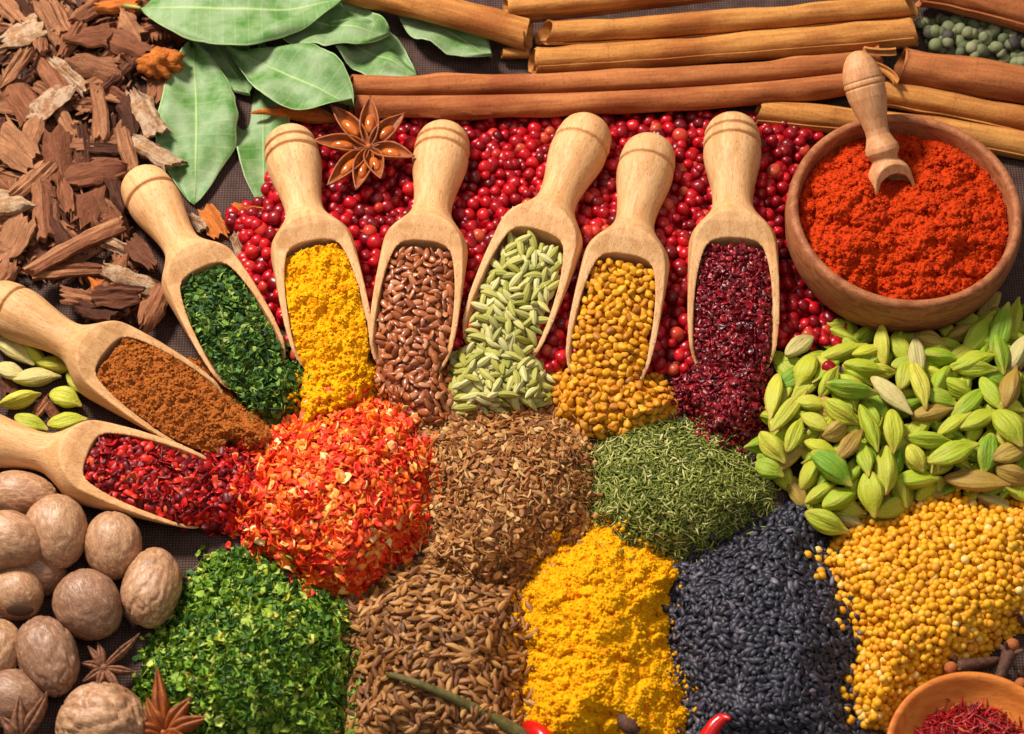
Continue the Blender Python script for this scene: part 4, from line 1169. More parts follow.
for k, (x, y, a, L, W, m_, lb) in enumerate(CH):
    chip(x, y, a, L * 1.12, W * 1.18, lb or SH, GP if not lb else 'bark chips', m_, RNG.uniform(20, 30), (RNG.normal(0, .12), RNG.normal(0, .22)), RNG.uniform(-.1, .5), RNG.uniform(4, 7), 700 + k)
for k, (x, y, a, L, W, m_, lb) in enumerate([
    (213, 223, 55, 36, 22, 'bark_orange', 'flat orange brown bark chip beside the handle of the herb scoop'), (248, 209, 3, 34, 13, 'bark_orange', 'narrow orange bark chip just below the lowest bay leaf'),
    (240, 249, 70, 36, 12, 'bark_pale', 'tan bark sliver standing beside the herb scoop cup'), (258, 238, -12, 38, 12, 'bark_pale', 'pale bark sliver pointing at the turmeric scoop'), (196, 222, 50, 30, 12, 'bark_pale', 'tan bark splinter under the herb scoop handle'),
    (268, 250, 15, 14, 8, 'bark_orange', 'tiny orange bark crumb among the peppercorns beside the turmeric scoop'), (42, 407, -50, 24, 14, 'bark', 'small brown bark chip among the loose cardamom pods'), (53, 412, 60, 20, 12, 'bark', 'smaller bark chip between loose cardamom pods and burlap'),
    (8, 385, 70, 26, 16, 'bark_dark', 'dark bark chip at the edge beside the loose cardamom pods')]):
    chip(x, y, a, L, W, lb, 'bark chips', m_, 7 if y < 300 else 5, (RNG.normal(0, .1), RNG.normal(0, .1)), 0.15, 3.5, 800 + k)

hb_ = Heap([(-20, -20), (140, -20), (160, 60), (165, 150), (120, 160), (118, 200), (160, 300), (150, 330), (110, 320), (40, 280), (-20, 275)], 4, 20, 4, 14, 85)
bx, by = hb_.sample(9)
k = ~under_scoop(bx, by, 30); bx, by = bx[k], by[k]; n = len(bx)
P_ = G(bx, by, RNG.uniform(2, 19, n))
SPL = [sliver(300 + q, l_, w_, .12) for q, (l_, w_) in enumerate([(12, 3.2), (18, 2.6), (8, 4), (15, 4.5), (24, 2.4)])]
tag(link('bark_crumbs', mesh_np('bark_crumbs', *merge(SPL, RNG.integers(0, 5, n), P_, frames(np.tile([0, 0, 1.], (n, 1)), .5), RNG.uniform(.6, 1.2, n)), False), M['bark']), 'small bark splinters and crumbs among the chips', 'crumbs', kind='stuff')

# orange crumpled piece and orange pod
def crumple(px, py, r_, z, label):
    pr = ellip(r_, r_ * .8, r_ * .7, 20, 28)
    n = pr.V / r_
    d = clumps(n[:, 0] * 2.2 + 7, n[:, 1] * 2.2 + n[:, 2] * 1.7, 61) + .5 * clumps(n[:, 0] * 4 + 3, n[:, 1] * 4 - n[:, 2] * 4, 62)
    pr.V *= (0.35 + 0.75 * d)[:, None]; pr.V += np.stack([fbm(n[:, 1] * 5, n[:, 2] * 5, 5), fbm(n[:, 0] * 5, n[:, 2] * 5, 6), fbm(n[:, 0] * 5, n[:, 1] * 5, 7)], -1) * 7
    o = link('mace_piece', pr.mesh('mace_piece'), M['bark_orange']); o.location = GV(px, py, z) * K
    tag(o, label, 'spice piece')
crumple(158, 68, 21, 24, 'crumpled bright orange mace piece between bark pile and bay leaves')
prp = ellip(46, 11, 10, 22, 16, lambda x, a: (0.42 + 0.58 * min(1, max(0, (x + .65) * 1.1))) * (1 + .04 * math.sin(9 * x + a)))
bend(prp, -6)
op = link('orange_pod', prp.mesh('orange_pod'), M['bark_orange'])
dd = GV(340, 116, 14) - GV(248, 108, 14)
op.matrix_world = Matrix.Translation(GV(294, 112, 14) * K) @ Matrix.Rotation(math.atan2(dd.y, dd.x), 4, 'Z')
tag(op, 'smooth orange brown pod tapering to a point beside the star anise', 'pod')

# ------------------------------------------------------------------ cardamom pods
def pod_proto(seed):
    r = random.Random(seed); ph_ = r.uniform(0, 6.28); k = r.uniform(.82, 1.1); kn = r.uniform(.03, .055)
    def fn(x, a):
        tri = 1 + 0.19 * math.cos(3 * a + ph_) 
        rib = 1 + kn * math.cos(15 * a + 2.5 * math.sin(2 * x)) * max(0.0, 1 - x * x)
        tip = 1.0 - 0.30 * max(0, x) ** 2 + 0.06 * x
        return tri * rib * tip * k * (0.9 + 0.25 * (1 - x * x))
    pr = ellip(1.0, 0.48, 0.44, 20, 60, fn)
    b = r.uniform(-.10, .12)
    pr.V[:, 1] += b * pr.V[:, 0] ** 2
    t_ = np.clip((pr.V[:, 0] - .72) / .28, 0, 1)
    pr.V[:, 0] += t_ * 0.16; pr.V[:, 1:] *= (1 - 0.35 * t_ * (1 - t_) * 4 * .5)[:, None]; pr.V[:, 1] += r.uniform(-.12, .12) * t_ ** 2
    q_ = pr.V.copy(); pr.V[:, 2] += 0.05 * (fbm(q_[:, 0] * 3 + seed, q_[:, 1] * 5, seed, 2) - .5); pr.V[:, 1] += 0.06 * (fbm(q_[:, 0] * 3 - seed, q_[:, 2] * 5, seed + 2, 2) - .5)
    return pr
PODS = [pod_proto(900 + k) for k in range(8)]
def pod_mat(name, a, b, c, tip):
    t = NT(name)
    I = 1 / K; v = t.coord('Object', (I, I, I)); sx = t.n('ShaderNodeSeparateXYZ'); t.l(v, sx.inputs[0])
    lines = t.noise(t.coord('Object', (0.3 * I, 4.5 * I, 4.5 * I)), 2.2, 4, 0.6, 0.3); big = t.noise(v, 1.1, 3); fine = t.noise(v, 9, 4, .7)
    rnd = t.n('ShaderNodeObjectInfo').outputs['Random']
    col = t.ramp(rnd, [(0, a), (0.5, b), (1, c)])
    col = t.mix(t.math('MULTIPLY', t.ramp(lines, [(0.4, (0, 0, 0, 1)), (0.66, (1, 1, 1, 1))]), 0.42), col, t.mix(1.0, col, (0.60, 0.58, 0.30, 1), 'MULTIPLY'))
    col = t.mix(t.ramp(big, [(0.5, (0, 0, 0, 1)), (0.72, (.55, .55, .55, 1))]), col, tip)
    ends = t.ramp(t.math('ABSOLUTE', sx.outputs[0]), [(0.72, (0, 0, 0, 1)), (1.0, (.9, .9, .9, 1))])
    col = t.mix(ends, col, tip)
    return t.done(col, 0.5, 0.35, t.bump(t.math('ADD', lines, t.math('MULTIPLY', fine, .5)), 0.7, 0.07))
M['pod_green'] = pod_mat('green_cardamom', srgb(136, 164, 26), srgb(168, 180, 40), srgb(104, 146, 26), srgb(182, 166, 64))
M['pod_yellow'] = pod_mat('yellow_cardamom', srgb(186, 186, 46), srgb(166, 174, 42), srgb(198, 190, 66), srgb(180, 156, 66))
M['pod_brown'] = pod_mat('brown_cardamom', srgb(176, 146, 62), srgb(164, 128, 52), srgb(182, 158, 76), srgb(140, 98, 46))
M['pod_tan'] = pod_mat('tan_cardamom', srgb(196, 178, 116), srgb(186, 172, 104), srgb(200, 184, 128), srgb(170, 150, 90))
POD_ME = {}
for m_ in ('pod_green', 'pod_yellow', 'pod_brown', 'pod_tan'):
    for k, p_ in enumerate(PODS):
        me = p_.mesh('cardamom_pod'); me.materials.append(M[m_]); POD_ME[(m_, k)] = me
def pod(px, py, ang, L, W, m_, z, label, group, pitch=None, k=None):
    t_ = depth(px, py, z)
    me = POD_ME[(m_, int(RNG.integers(8)) if k is None else k)]
    o = bpy.data.objects.new('cardamom_pod', me); COL.objects.link(o)
    a = math.radians(ang)
    d = np.array(G(px + math.cos(a) * 5, py + math.sin(a) * 5, z)) - np.array(G(px, py, z))
    st = np.linalg.norm(d[:2]) / 5 / t_     # longer on the table when pointing up the picture
    o.matrix_world = Matrix.Translation(GV(px, py, z) * K) @ Matrix.Rotation(math.atan2(d[1], d[0]), 4, 'Z') @ Matrix.Rotation(RNG.normal(0, .10) if pitch is None else pitch, 4, 'Y') @ Matrix.Rotation(RNG.uniform(0, 6.28), 4, 'X') @ Matrix.Diagonal((L / 2 * t_ * st * .96, W / 1.20 * t_, W / 1.16 * t_, 1))
    tag(o, label, 'cardamom pod', group)
h_card = Heap([(742, 470), (764, 400), (800, 336), (880, 318), (1000, 296), (1060, 310), (1060, 505), (1000, 505), (930, 492), (872, 525), (815, 534), (790, 480)], 34, 60, 3, 20, 81)
g_, y_, b_, n_ = 'pod_green', 'pod_yellow', 'pod_brown', 'pod_tan'
COMMON = {g_: ('plain green cardamom pod among the others in the large pile', 'plain green pods of the cardamom pile'), y_: ('plain yellow green cardamom pod among the others in the large pile', 'plain yellow green pods of the cardamom pile'),
          b_: ('brownish cardamom pod among the green ones in the large pile', 'brownish pods of the cardamom pile'), n_: ('tan cardamom pod among the green ones in the large pile', 'tan pods of the cardamom pile')}
PL = [
 (775, 395, 100, 48, 22, y_, 'yellow cardamom pod standing upright at the edge beside the sumac'), (807, 371, 120, 34, 22, y_, None), (788, 412, -50, 56, 16, y_, 'long thin olive cardamom pod beside the upright yellow one'), (810, 404, 10, 34, 20, y_, None),
 (773, 446, 50, 40, 24, y_, 'plump yellow green cardamom pod at the corner nearest the dried dill'), (794, 436, -65, 38, 20, y_, None), (815, 423, 35, 34, 18, y_, None), (835, 431, -30, 30, 22, b_, None), (849, 446, -50, 40, 22, b_, 'brown tipped cardamom pod pointing down in the middle of the pile'),
 (841, 411, 35, 40, 22, y_, None), (850, 388, 10, 52, 24, g_, 'large green cardamom pod just below the single red peppercorn'), (869, 426, 70, 52, 20, g_, 'slim bright green cardamom pod standing in the middle of the pile'), (890, 395, 45, 56, 24, n_, 'big grey tan cardamom pod lying slantwise on the pile'),
 (893, 430, 87, 42, 25, y_, 'blunt yellow cardamom pod lying upright below the grey tan one'), (919, 383, 75, 52, 22, y_, 'long yellow cardamom pod with its pointed tip down, below the bowl'), (931, 414, -10, 42, 20, b_, None), (928, 439, 5, 48, 22, g_, None), (914, 458, 60, 30, 24, y_, None),
 (952, 454, -20, 52, 24, g_, 'smooth pale green cardamom pod above the mustard seeds'), (968, 404, -40, 46, 22, g_, None), (980, 420, -25, 48, 22, y_, None), (1008, 427, 55, 46, 26, y_, 'bright yellow green pod close to the frame edge above the mustard'), (987, 453, 100, 40, 24, g_, None), (1009, 454, -20, 38, 22, b_, None),
 (1011, 388, -75, 44, 22, b_, 'dark brown wrinkled cardamom pod at the frame edge'), (972, 368, 5, 48, 22, g_, None), (789, 459, -40, 52, 16, b_, None), (812, 472, -60, 40, 22, y_, None), (831, 467, 40, 52, 25, g_, 'large green pod with its tip toward the mustard, above the black seeds'), (769, 469, 30, 32, 22, g_, 'small green pod touching the dried dill heap'),
 (864, 459, 80, 40, 18, g_, None), (887, 469, 90, 50, 24, y_, None), (872, 492, 80, 44, 24, y_, 'plump yellow pod with stalk end toward the mustard seeds'), (916, 480, -5, 48, 20, g_, None), (926, 489, -45, 32, 20, g_, None), (891, 507, -25, 38, 22, y_, 'yellow pod half lying on the edge of the mustard seeds'), (821, 493, -30, 38, 20, y_, None),
 (840, 499, -25, 40, 24, g_, None), (826, 521, 25, 48, 24, y_, 'lowest cardamom pod, pale yellow green, between black seeds and mustard'), (850, 521, 20, 28, 16, n_, None), (975, 482, 10, 66, 22, b_, 'longest brownish cardamom pod lying along the top of the mustard seeds'), (1013, 474, 20, 42, 22, b_, None), (1018, 492, 30, 42, 20, y_, None), (994, 502, 25, 40, 15, n_, 'thin dry split pod lying on the mustard seeds'),
 (942, 378, -60, 34, 20, g_, None), (906, 375, -70, 34, 18, y_, None), (991, 393, 60, 40, 20, g_, None), (957, 388, 30, 40, 20, g_, None), (939, 398, 20, 38, 20, g_, None), (863, 368, 10, 42, 20, g_, None),
 (799, 347, -40, 40, 20, n_, 'tan yellow pod lying on the peppercorns at the edge of the pile'), (841, 353, -15, 50, 22, y_, None), (883, 345, -95, 40, 20, y_, 'yellow pod standing against the front of the wooden bowl'), (916, 357, 85, 40, 20, n_, None), (939, 356, 10, 42, 20, g_, None), (973, 362, -20, 46, 24, g_, None), (1000, 330, -75, 52, 24, g_, 'dark green pod standing upright at the side of the bowl'),
 (977, 336, -50, 42, 22, g_, None), (1014, 322, -80, 44, 20, y_, None), (931, 343, 15, 38, 18, b_, None), (1018, 354, -60, 42, 18, n_, None), (901, 349, 60, 34, 18, y_, None), (808, 363, -30, 36, 18, y_, None), (868, 352, -10, 34, 18, y_, None), (828, 382, -60, 34, 18, y_, None), (1000, 352, 80, 44, 20, g_, None), (953, 425, -30, 38, 18, y_, None), (900, 490, 70, 36, 18, y_, None), (820, 448, 20, 36, 18, y_, None), (1008, 405, 20, 36, 18, y_, None)]
for i, (x, y, a, L, W, m_, lb) in enumerate(PL):
    z = float(h_card.z(np.array([x]), np.array([y]))[0]) + 14 + (4 if lb else -2)
    c_ = COMMON[m_]
    pod(x, y, a, L, W, m_, z, lb or c_[0], 'cardamom pods with a look of their own' if lb else c_[1])
x, y = h_card.sample(21)
for q, w in zip(x, y):            # lower layer
    z = float(h_card.z(np.array([q]), np.array([w]))[0]) + 2
    m_ = [g_, g_, g_, y_, y_, b_][RNG.integers(6)]
    pod(q, w, RNG.uniform(0, 180), RNG.uniform(34, 44), RNG.uniform(17, 22), m_, max(z, 9), COMMON[m_][0], COMMON[m_][1])
for (x, y, a, L, W, m_, lb) in [
    (35, 378, -5, 48, 22, n_, 'tan green cardamom pod lying level on the left, above the plump one'), (19, 399, -15, 42, 22, y_, 'olive pod with pointed tip left of the round ribbed one'), (65, 398, 20, 34, 22, y_, 'short round ribbed pod on the burlap between the two lower scoops'), (79, 384, 40, 34, 18, y_, 'bright yellow green pod tucked beside the brown spice scoop'),
    (54, 365, 10, 40, 20, y_, 'pod lying highest against the brown spice scoop handle'), (30, 423, 20, 36, 18, y_, 'yellow green pod touching the chili scoop handle'), (66, 422, -10, 40, 20, y_, 'yellow pod against the chili scoop shoulder'), (10, 372, 20, 34, 20, n_, 'small tan pod at the frame edge below the brown spice scoop'),
    (12, 348, 38, 52, 22, n_, 'long tan pod at the frame edge just below the brown spice scoop knob'), (33, 354, 40, 34, 18, y_, 'yellow pod beside the long tan one under the scoop')]:
    pod(x, y, a, L, W, m_, 12, lb, 'loose cardamom pods between the lower scoops', 0.0)

# ------------------------------------------------------------------ nutmegs
def nutmeg_mat(name, a, b, c):
    t = NT(name)
    v = t.coord('Object', (0.8, 2.0, 2.0))
    veins = t.noise(v, 1.6, 5, 0.6, 1.6); fine = t.noise(t.coord('Object', (2.0, 3.6, 3.6)), 1.7, 4, 0.65, 0.8); big = t.noise(t.coord('Object'), 0.6, 3)
    col = t.ramp(big, [(0.3, a), (0.5, b), (0.7, c)])
    ln = t.ramp(veins, [(0.42, (0, 0, 0, 1)), (0.5, (1, 1, 1, 1)), (0.58, (0, 0, 0, 1))])
    col = t.mix(t.math('MULTIPLY', ln, 0.4), col, t.mix(1.0, col, (0.45, 0.36, 0.30, 1), 'MULTIPLY'))
    col = t.mix(t.math('MULTIPLY', t.ramp(fine, [(0.35, (0, 0, 0, 1)), (0.6, (1, 1, 1, 1))]), 0.7), col, t.mix(1.0, col, (0.62, 0.5, 0.42, 1), 'MULTIPLY'))
    col = t.mix(t.ramp(fine, [(0.30, (.45, .45, .45, 1)), (0.42, (0, 0, 0, 1))]), col, srgb(216, 182, 150))
    return t.done(col, 0.42, 0.45, t.bump(fine, 0.3, 0.04, t.bump(veins, 0.5, 0.10)))
M['nutmeg_tan'] = nutmeg_mat('tan_nutmeg', srgb(178, 134, 98), srgb(200, 154, 116), srgb(152, 108, 78))
M['nutmeg_grey'] = nutmeg_mat('grey_brown_nutmeg', srgb(152, 112, 86), srgb(170, 128, 100), srgb(134, 96, 74))
def nutmeg(px, py, rx, ry, ang, mat, label, z=None, seed=0, wrinkle=0.06):
    zc = z if z is not None else min(rx, ry) * .95
    t_ = depth(px, py, zc)
    a_long, a_short = max(rx, ry) * t_, min(rx, ry) * t_
    def fn(x, a): return 1.0 - 0.05 * x + wrinkle * (fbm(a * 3.2 + seed, x * 2.2 + seed, seed, 3) - .5) * 2 * (1 if a < 6 else 1)
    pr = ellip(1.0, 1.0, 1.0, 56, 84, None)
    n = pr.V.copy()
    d = np.zeros(len(n))
    for q, p in enumerate(n):
        v3 = Vector((p[0] * 1.5 + seed * 3.7, p[1] * 3.0, p[2] * 3.0))
        w3 = mnoise.noise_vector(v3 * 0.8) * 0.55
        a1 = abs(mnoise.noise(v3 + w3)); a2 = abs(mnoise.noise((v3 + w3) * 2.3 + Vector((9, 4, 2))))
        d[q] = wrinkle * (2.2 * min(a1, .22) + 0.9 * min(a2, .2) - .5) + 0.07 * mnoise.noise(Vector((p[0] * .9 + seed, p[1] * .9, p[2] * .9)))
    pr.V = n * (1 + d)[:, None] * np.array([a_long, a_short, a_short * .95]); pr.V[:, 1:] *= (1 - 0.07 * n[:, :1])
    o = link('nutmeg', pr.mesh('nutmeg'), M[mat])
    a = math.radians(ang)
    # the long axis lies on the table for flat ones; a picture-vertical axis is raised a little
    d_ = np.array(G(px + math.cos(a) * 5, py + math.sin(a) * 5, zc)) - np.array(G(px, py, zc))
    o.matrix_world = Matrix.Translation(GV(px, py, zc) * K) @ Matrix.Rotation(math.atan2(d_[1], d_[0]), 4, 'Z') @ Matrix.Rotation(0.1, 4, 'Y')
    tag(o, label, 'nutmeg', 'whole nutmegs')
    return o
nutmeg(22, 494, 36, 23, 5, 'nutmeg_tan', 'tan nutmeg tucked directly under the chili scoop handle', 26, 1)
nutmeg(113, 545, 29, 36, 85, 'nutmeg_tan', 'tan nutmeg lying below the cup of the chili scoop', None, 2)
nutmeg(57, 532, 31, 38, 80, 'nutmeg_tan', 'smooth tan nutmeg with a rounded top, between two others below the chili scoop handle', 34, 3, 0.045)
nutmeg(10, 541, 35, 31, 10, 'nutmeg_tan', 'smooth brown nutmeg at the frame edge, below the one under the handle', 44, 4, 0.04)
nutmeg(152, 587, 29, 43, -78, 'nutmeg_tan', 'tall light nutmeg leaning beside the bright green herb heap', None, 5, 0.13)
nutmeg(88, 606, 33, 37, 55, 'nutmeg_grey', 'round dark grey brown finely wrinkled nutmeg in the middle', None, 6, 0.045)
hz = nutmeg(17, 594, 28, 27, 50, 'nutmeg_tan', 'brown nutmeg with a dark flat scar, at the edge left of the dark round one', 26, 7, 0.03)
nutmeg(48, 656, 30, 42, 65, 'nutmeg_grey', 'large brown nutmeg with lengthwise ridges, above the open star anise', 30, 8, 0.11)
nutmeg(-2, 651, 24, 33, 95, 'nutmeg_tan', 'tan nutmeg cut off by the frame edge beside the ridged one', 28, 9, 0.09)
nutmeg(103, 724, 44, 42, 10, 'nutmeg_tan', 'biggest, deeply wrinkled pinkish nutmeg at the front', 38, 10, 0.2)
nutmeg(14, 700, 34, 30, 20, 'nutmeg_grey', 'shaded brown nutmeg behind the star anise in the front corner', 22, 11, 0.03)
nutmeg(40, 572, 26, 26, 0, 'nutmeg_grey', 'shaded nutmeg deep between the smooth brown and the dark round ones', 14, 12, 0.03)
pr = ellip(13, 6, 1.6, 10, 16); me = pr.mesh('scar'); 
t = NT('dark_scar'); M['scar'] = t.done(srgb(70, 48, 34), 0.9, 0.1)
sc_ = link('scar', me, M['scar'])
P_ = GV(20, 610, 42)
bpy.context.view_layer.update()
sc_.parent = hz; sc_.matrix_parent_inverse = hz.matrix_world.inverted()
sc_.matrix_world = Matrix.Translation(P_ * K) @ Matrix.Rotation(0.75, 4, 'X')

# ------------------------------------------------------------------ star anise
t = NT('anise_husk')
n1 = t.noise(t.coord('Object', (0.6, 2, 2)), 1.6, 4, .6); n2 = t.noise(t.coord('Object'), 8, 4, .7)
c = t.ramp(n1, [(0.3, srgb(112, 52, 20)), (0.5, srgb(168, 88, 34)), (0.7, srgb(130, 62, 24))])
M['anise'] = t.done(t.mix(t.math('MULTIPLY', n2, .4), c, srgb(96, 48, 24)), 0.45, 0.4, t.bump(n2, .5, .06))
t = NT('anise_husk_dark')
n2 = t.noise(t.coord('Object'), 6, 4, .7)
M['anise_dark'] = t.done(t.ramp(n2, [(0.35, srgb(84, 52, 36)), (0.65, srgb(148, 98, 68))]), 0.65, 0.3, t.bump(n2, .4, .05))
M['anise_seed'] = grain_mat('anise_seed', [(0, srgb(176, 84, 22)), (1, srgb(196, 104, 34))], 0.12, 0.6, None, 3, .2, .02, .4)
def carpel_mesh(L, W, open_, seed, depth_=1.0):
    nu, nv = 22, 15
    r = random.Random(seed)
    V = np.zeros((2, nu, nv, 3))
    for s_ in range(2):
        for i in range(nu):
            f = i / (nu - 1)
            w = W * (math.sin(math.pi * f ** 0.8) ** 0.85 if 0 < f < 1 else 0) + 0.25
            top = W * (0.55 * math.sin(math.pi * f) + 0.35 * f ** 3 * 1.4)
            dp = W * 1.15 * depth_ * (math.sin(math.pi * f ** .75) if 0 < f < 1 else 0) + .3
            th = min(2.2, W * .16) if s_ else 0
            for j in range(nv):
                q = j / (nv - 1) * 2 - 1
                a = q * (math.pi * 0.5 + 0.35 * (1 - open_))
                rim = abs(q)
                yy = (w - th) * math.sin(a) * (open_ if False else 1) * (0.62 + .38 * open_ if rim > .7 else 1)
                zz = top - (dp - th) * (math.cos(a) if abs(a) < 1.57 else math.cos(a) * 0.4)
                V[s_, i, j] = (f * L, yy, zz + .5 * (vnoise(f * 9, q * 3 + seed, seed) - .5))
    n = nu * nv
    F = grid_faces(nu, nv); F2 = [tuple(x + n for x in f[::-1]) for f in F]
    ring = [i * nv for i in range(nu)] + [(nu - 1) * nv + j for j in range(1, nv)] + [i * nv + nv - 1 for i in range(nu - 2, -1, -1)] + [j for j in range(nv - 2, 0, -1)]
    F3 = [(ring[k], ring[(k + 1) % len(ring)], ring[(k + 1) % len(ring)] + n, ring[k] + n) for k in range(len(ring))]
    me = Proto(V.reshape(-1, 3), F + F2 + F3).mesh('carpel')
    bm = bmesh.new(); bm.from_mesh(me); bmesh.ops.recalc_face_normals(bm, faces=bm.faces); bm.to_mesh(me); bm.free()
    return me
def closed_carpel(L, W, seed):
    r = random.Random(seed)
    def fn(x, a):
        s1 = (a - math.pi / 2) / 0.30
        tip = (1 - 0.55 * max(0, x)) * (1 - x * x * .9) ** .2
        return tip * (1 - 0.62 * math.exp(-s1 * s1)) * (1 + 0.05 * math.sin(7 * x + 3 * a + seed))
    pr = ellip(L / 2, W * .62, W * .8, 22, 40, fn)
    q = pr.V[:, 0] / (L / 2)
    pr.V[:, 2] += 0.20 * W * q ** 2 * np.sign(q); pr.V[:, 0] += L / 2; pr.V[:, 1] += r.uniform(-.25, .25) * W * q ** 2
    me = pr.mesh('carpel')
    return me
def star(px, py, z, arms, label, mat='anise', W=11, open_=.8, tilt=(0, 0), seeds=True, pitch=-0.1):
    """arms: (picture angle clockwise from right, length px)."""
    e = empty('star_anise', GV(px, py, z) * K); e.rotation_euler = (tilt[0], tilt[1], 0)
    tag(e, label, 'star anise', 'star anise pods')
    t_ = depth(px, py, z)
    for k, (ang, L) in enumerate(arms):
        a = math.radians(ang)
        d = np.array(G(px + math.cos(a) * 5, py + math.sin(a) * 5, z)) - np.array(G(px, py, z))
        L2 = L * np.linalg.norm(d[:2]) / 5
        me = carpel_mesh(L2, W * t_, open_, k + int(px)) if seeds else closed_carpel(L2, W * t_ * 1.15, k + int(px)); me.materials.append(M[mat])
        c_ = bpy.data.objects.new('carpel', me); COL.objects.link(c_); c_.parent = e
        c_.matrix_local = Matrix.Rotation(math.atan2(d[1], d[0]), 4, 'Z') @ Matrix.Rotation(pitch + RNG.normal(0, .06), 4, 'Y')
        if seeds:
            s_ = link('seed', ellip(L2 * .20, W * .52 * t_, W * .5 * t_, 12, 14).mesh('seed'), M['anise_seed'], c_)
            s_.location = Vector((L2 * .48, 0, -W * .12 * t_)) * K
    ball = ellip(4, 4, 4, 8, 10).mesh('core'); link('core', ball, M[mat], e)
    return e
star(369, 147, 37, [(-88, 46), (-40, 47), (20, 50), (72, 40), (105, 48), (135, 58), (185, 56), (225, 54)], 'large glossy open star anise between the turmeric and flax scoops', 'anise', 10.5, .85)
star(104, 668, 24, [(-100, 26), (-38, 50), (10, 34), (55, 32), (105, 24), (145, 26), (195, 24), (235, 26)], 'small dull brown star anise above the biggest nutmeg', 'anise_dark', 6.5, .3, seeds=False)
star(163, 733, 30, [(-93, 62), (-45, 48), (-12, 54), (-120, 36), (20, 30), (180, 36)], 'orange brown star anise at the front edge beside the green herb', 'anise', 12, .45, seeds=False, pitch=-.35)
star(20, 742, 32, [(-52, 58), (-88, 44), (-125, 30)], 'brown star anise cut off by the frame in the front corner', 'anise_dark', 11, .45, seeds=False, pitch=-.35)

# ------------------------------------------------------------------ cloves beside the saffron spoon
t = NT('clove_brown')
n2 = t.noise(t.coord('Object'), 5, 4, .7)
M['clove'] = t.done(t.ramp(n2, [(0.35, srgb(66, 40, 30)), (0.65, srgb(104, 66, 48))]), 0.7, .3, t.bump(n2, .5, .06))
t = NT('clove_bud')
n2 = t.noise(t.coord('Object'), 6, 4, .7)
M['clove_bud'] = t.done(t.ramp(n2, [(0.35, srgb(146, 76, 36)), (0.65, srgb(178, 100, 52))]), 0.7, .3, t.bump(n2, .5, .06))
def clove(a, b, z, label):
    """a: picture point of the bud; b: of the stalk's end."""
    A = GV(a[0], a[1], z); B = GV(b[0], b[1], max(6, z - 8)); Yv = (B - A); L = Yv.length; Yv.normalize()
    Xv = Yv.cross(Vector((0, 0, 1))).normalized(); Zv = Xv.cross(Yv)
    e = empty('clove'); e.matrix_world = Matrix.Translation(A * K) @ Matrix((Xv, Yv, Zv)).transposed().to_4x4()
    tag(e, label, 'clove', 'dried cloves')
    st = lathe([(5, 0), (5.5, 6), (9, 7.2), (14, 6.2), (L * .5, 5.6), (L * .85, 4.4), (L, 3), (L + .5, 0)], 14)
    link('stalk', st.mesh('stalk'), M['clove'], e)
    bud = ellip(6.4, 6.4, 6.4, 10, 14, rough_fn(int(a[0]), .08)); bud.V[:, 1] -= 1
    link('bud', bud.mesh('bud'), M['clove_bud'], e)
    for k in range(4):
        q = ellip(5.5, 2.6, 1.4, 6, 8)
        lb = link('sepal', q.mesh('sepal'), M['clove'], e)
        ang = k * math.pi / 2 + .6
        lb.matrix_local = Matrix.Rotation(ang, 4, 'Y') @ Matrix.Translation(Vector((8.5, 4, 0)) * K) @ Matrix.Rotation(-.5, 4, 'Z')
clove((952, 668), (1000, 660), 22, 'clove pointing its round bud at the mustard seeds, just above the spoon')
clove((1012, 646), (995, 690), 24, 'clove standing between two others above the saffron spoon')
clove((1016, 610), (1046, 640), 20, 'upper clove at the frame edge beside the mustard seeds')
clove((1022, 684), (1046, 668), 20, 'clove at the frame edge just above the spoon rim')
clove((1006, 596), (1044, 578), 20, 'reddish bud of a clove lying on the mustard at the frame edge')

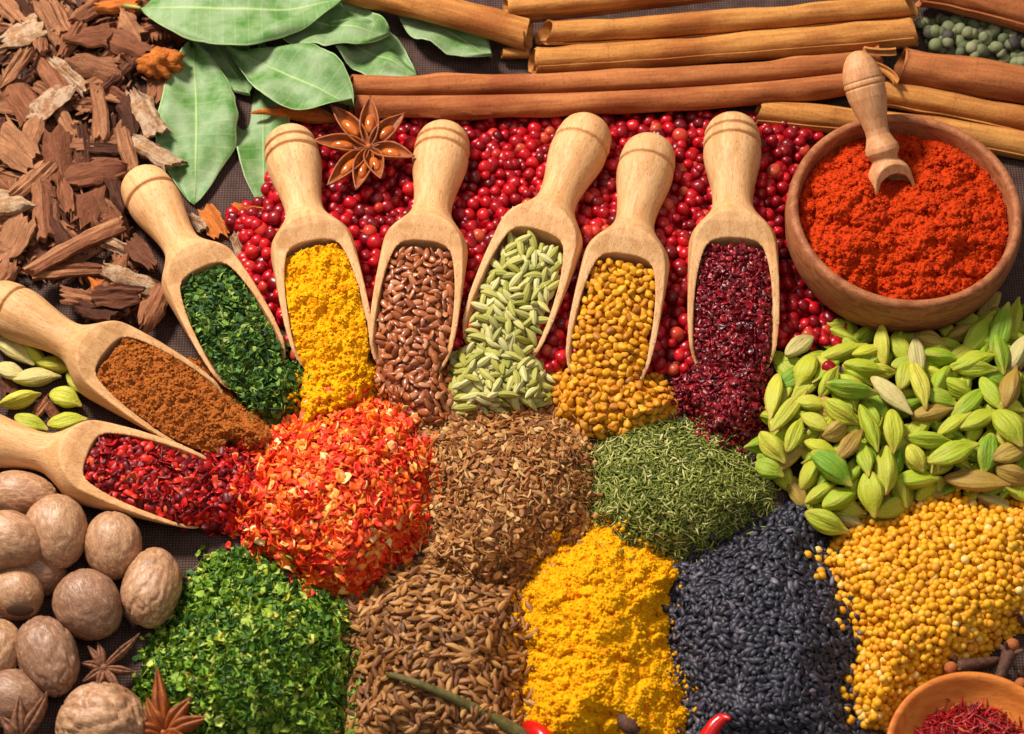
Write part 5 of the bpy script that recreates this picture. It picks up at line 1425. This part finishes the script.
# ------------------------------------------------------------------ chili ends and a dried stalk on the caraway
t = NT('red_chili_skin'); n1 = t.noise(t.coord('Object'), 1.5, 4, .6); M['red_chili'] = t.done(t.ramp(n1, [(0.3, srgb(178, 10, 8)), (0.7, srgb(222, 26, 16))]), 0.26, 0.45, t.bump(n1, .4, .08), 0.2)
def chili(pts, rads, label, sink=0.35):
    zz = [float(terrain(np.array([p[0]]), np.array([min(p[1], 758)]))[0]) + max(rads) * (1 - sink) + 2 for p in pts]
    C = [np.array(GV(p[0], p[1], z_)) for p, z_ in zip(pts, zz)]
    tt = np.linspace(0, 1, len(C)); f = np.linspace(0, 1, 26)
    path = np.stack([np.polyval(np.polyfit(tt, [c[k] for c in C], min(3, len(C) - 1)), f) for k in range(3)], -1)
    rr = np.interp(f, tt, rads)
    V = []
    for i in range(26):
        T = path[min(i + 1, 25)] - path[max(i - 1, 0)]; T /= np.linalg.norm(T)
        S_ = np.cross(T, [0, 0, 1]); S_ /= np.linalg.norm(S_); U = np.cross(S_, T)
        V += [path[i] - path[0] + rr[i] * (math.cos(a) * S_ + math.sin(a) * U) for a in np.linspace(0, 2 * math.pi, 16, endpoint=False)]
    F = grid_faces(26, 16, False, True) + [tuple(range(15, -1, -1)), tuple(range(25 * 16, 26 * 16))]
    me = Proto(V, F).mesh('red_chili'); 
    bm = bmesh.new(); bm.from_mesh(me); bmesh.ops.recalc_face_normals(bm, faces=bm.faces); bm.to_mesh(me); bm.free()
    o = link('red_chili', me, M['red_chili']); o.location = Vector(path[0]) * K
    return o
tag(chili([(730, 719), (722, 719), (714, 727), (704, 744), (696, 770)], [1.5, 5.5, 7, 8, 8], ''), 'glossy red chili tip curving up over the black seeds', 'chili', 'fresh red chilies at the front edge')
tag(chili([(524, 724), (532, 728), (545, 740), (560, 770)], [2.5, 7.5, 9, 10], ''), 'glossy red chili end at the foot of the large turmeric heap', 'chili', 'fresh red chilies at the front edge')
t = NT('dry_green_stalk'); n2 = t.noise(t.coord('Object'), 3, 5, .7)
M['stalk'] = t.done(t.ramp(n2, [(0.3, srgb(66, 58, 24)), (0.7, srgb(116, 104, 54))]), .7, .3, t.bump(n2, .5, .06))
so = chili([(388, 675), (420, 684), (462, 703), (512, 729), (540, 752)], [2.6, 3.4, 4.6, 7, 8], '')
so.name = 'dried_stalk'; so.data.name = 'dried_stalk'; so.data.materials.clear(); so.data.materials.append(M['stalk'])
tag(so, 'dry olive green chili stalk lying across the caraway seeds', 'stalk')
# dark hole in the turmeric: a brown lump pressed in stands for it
lone('dark_hole_lump', [ellip(13, 11, 8, 10, 14)], M['clove'], 629, 722, float(terrain(np.array([629.]), np.array([722.]))[0]) + 3, 'dark brown round lump standing in for a hole in the front of the turmeric heap', 'seed', None)
print('objects', len(bpy.data.objects))
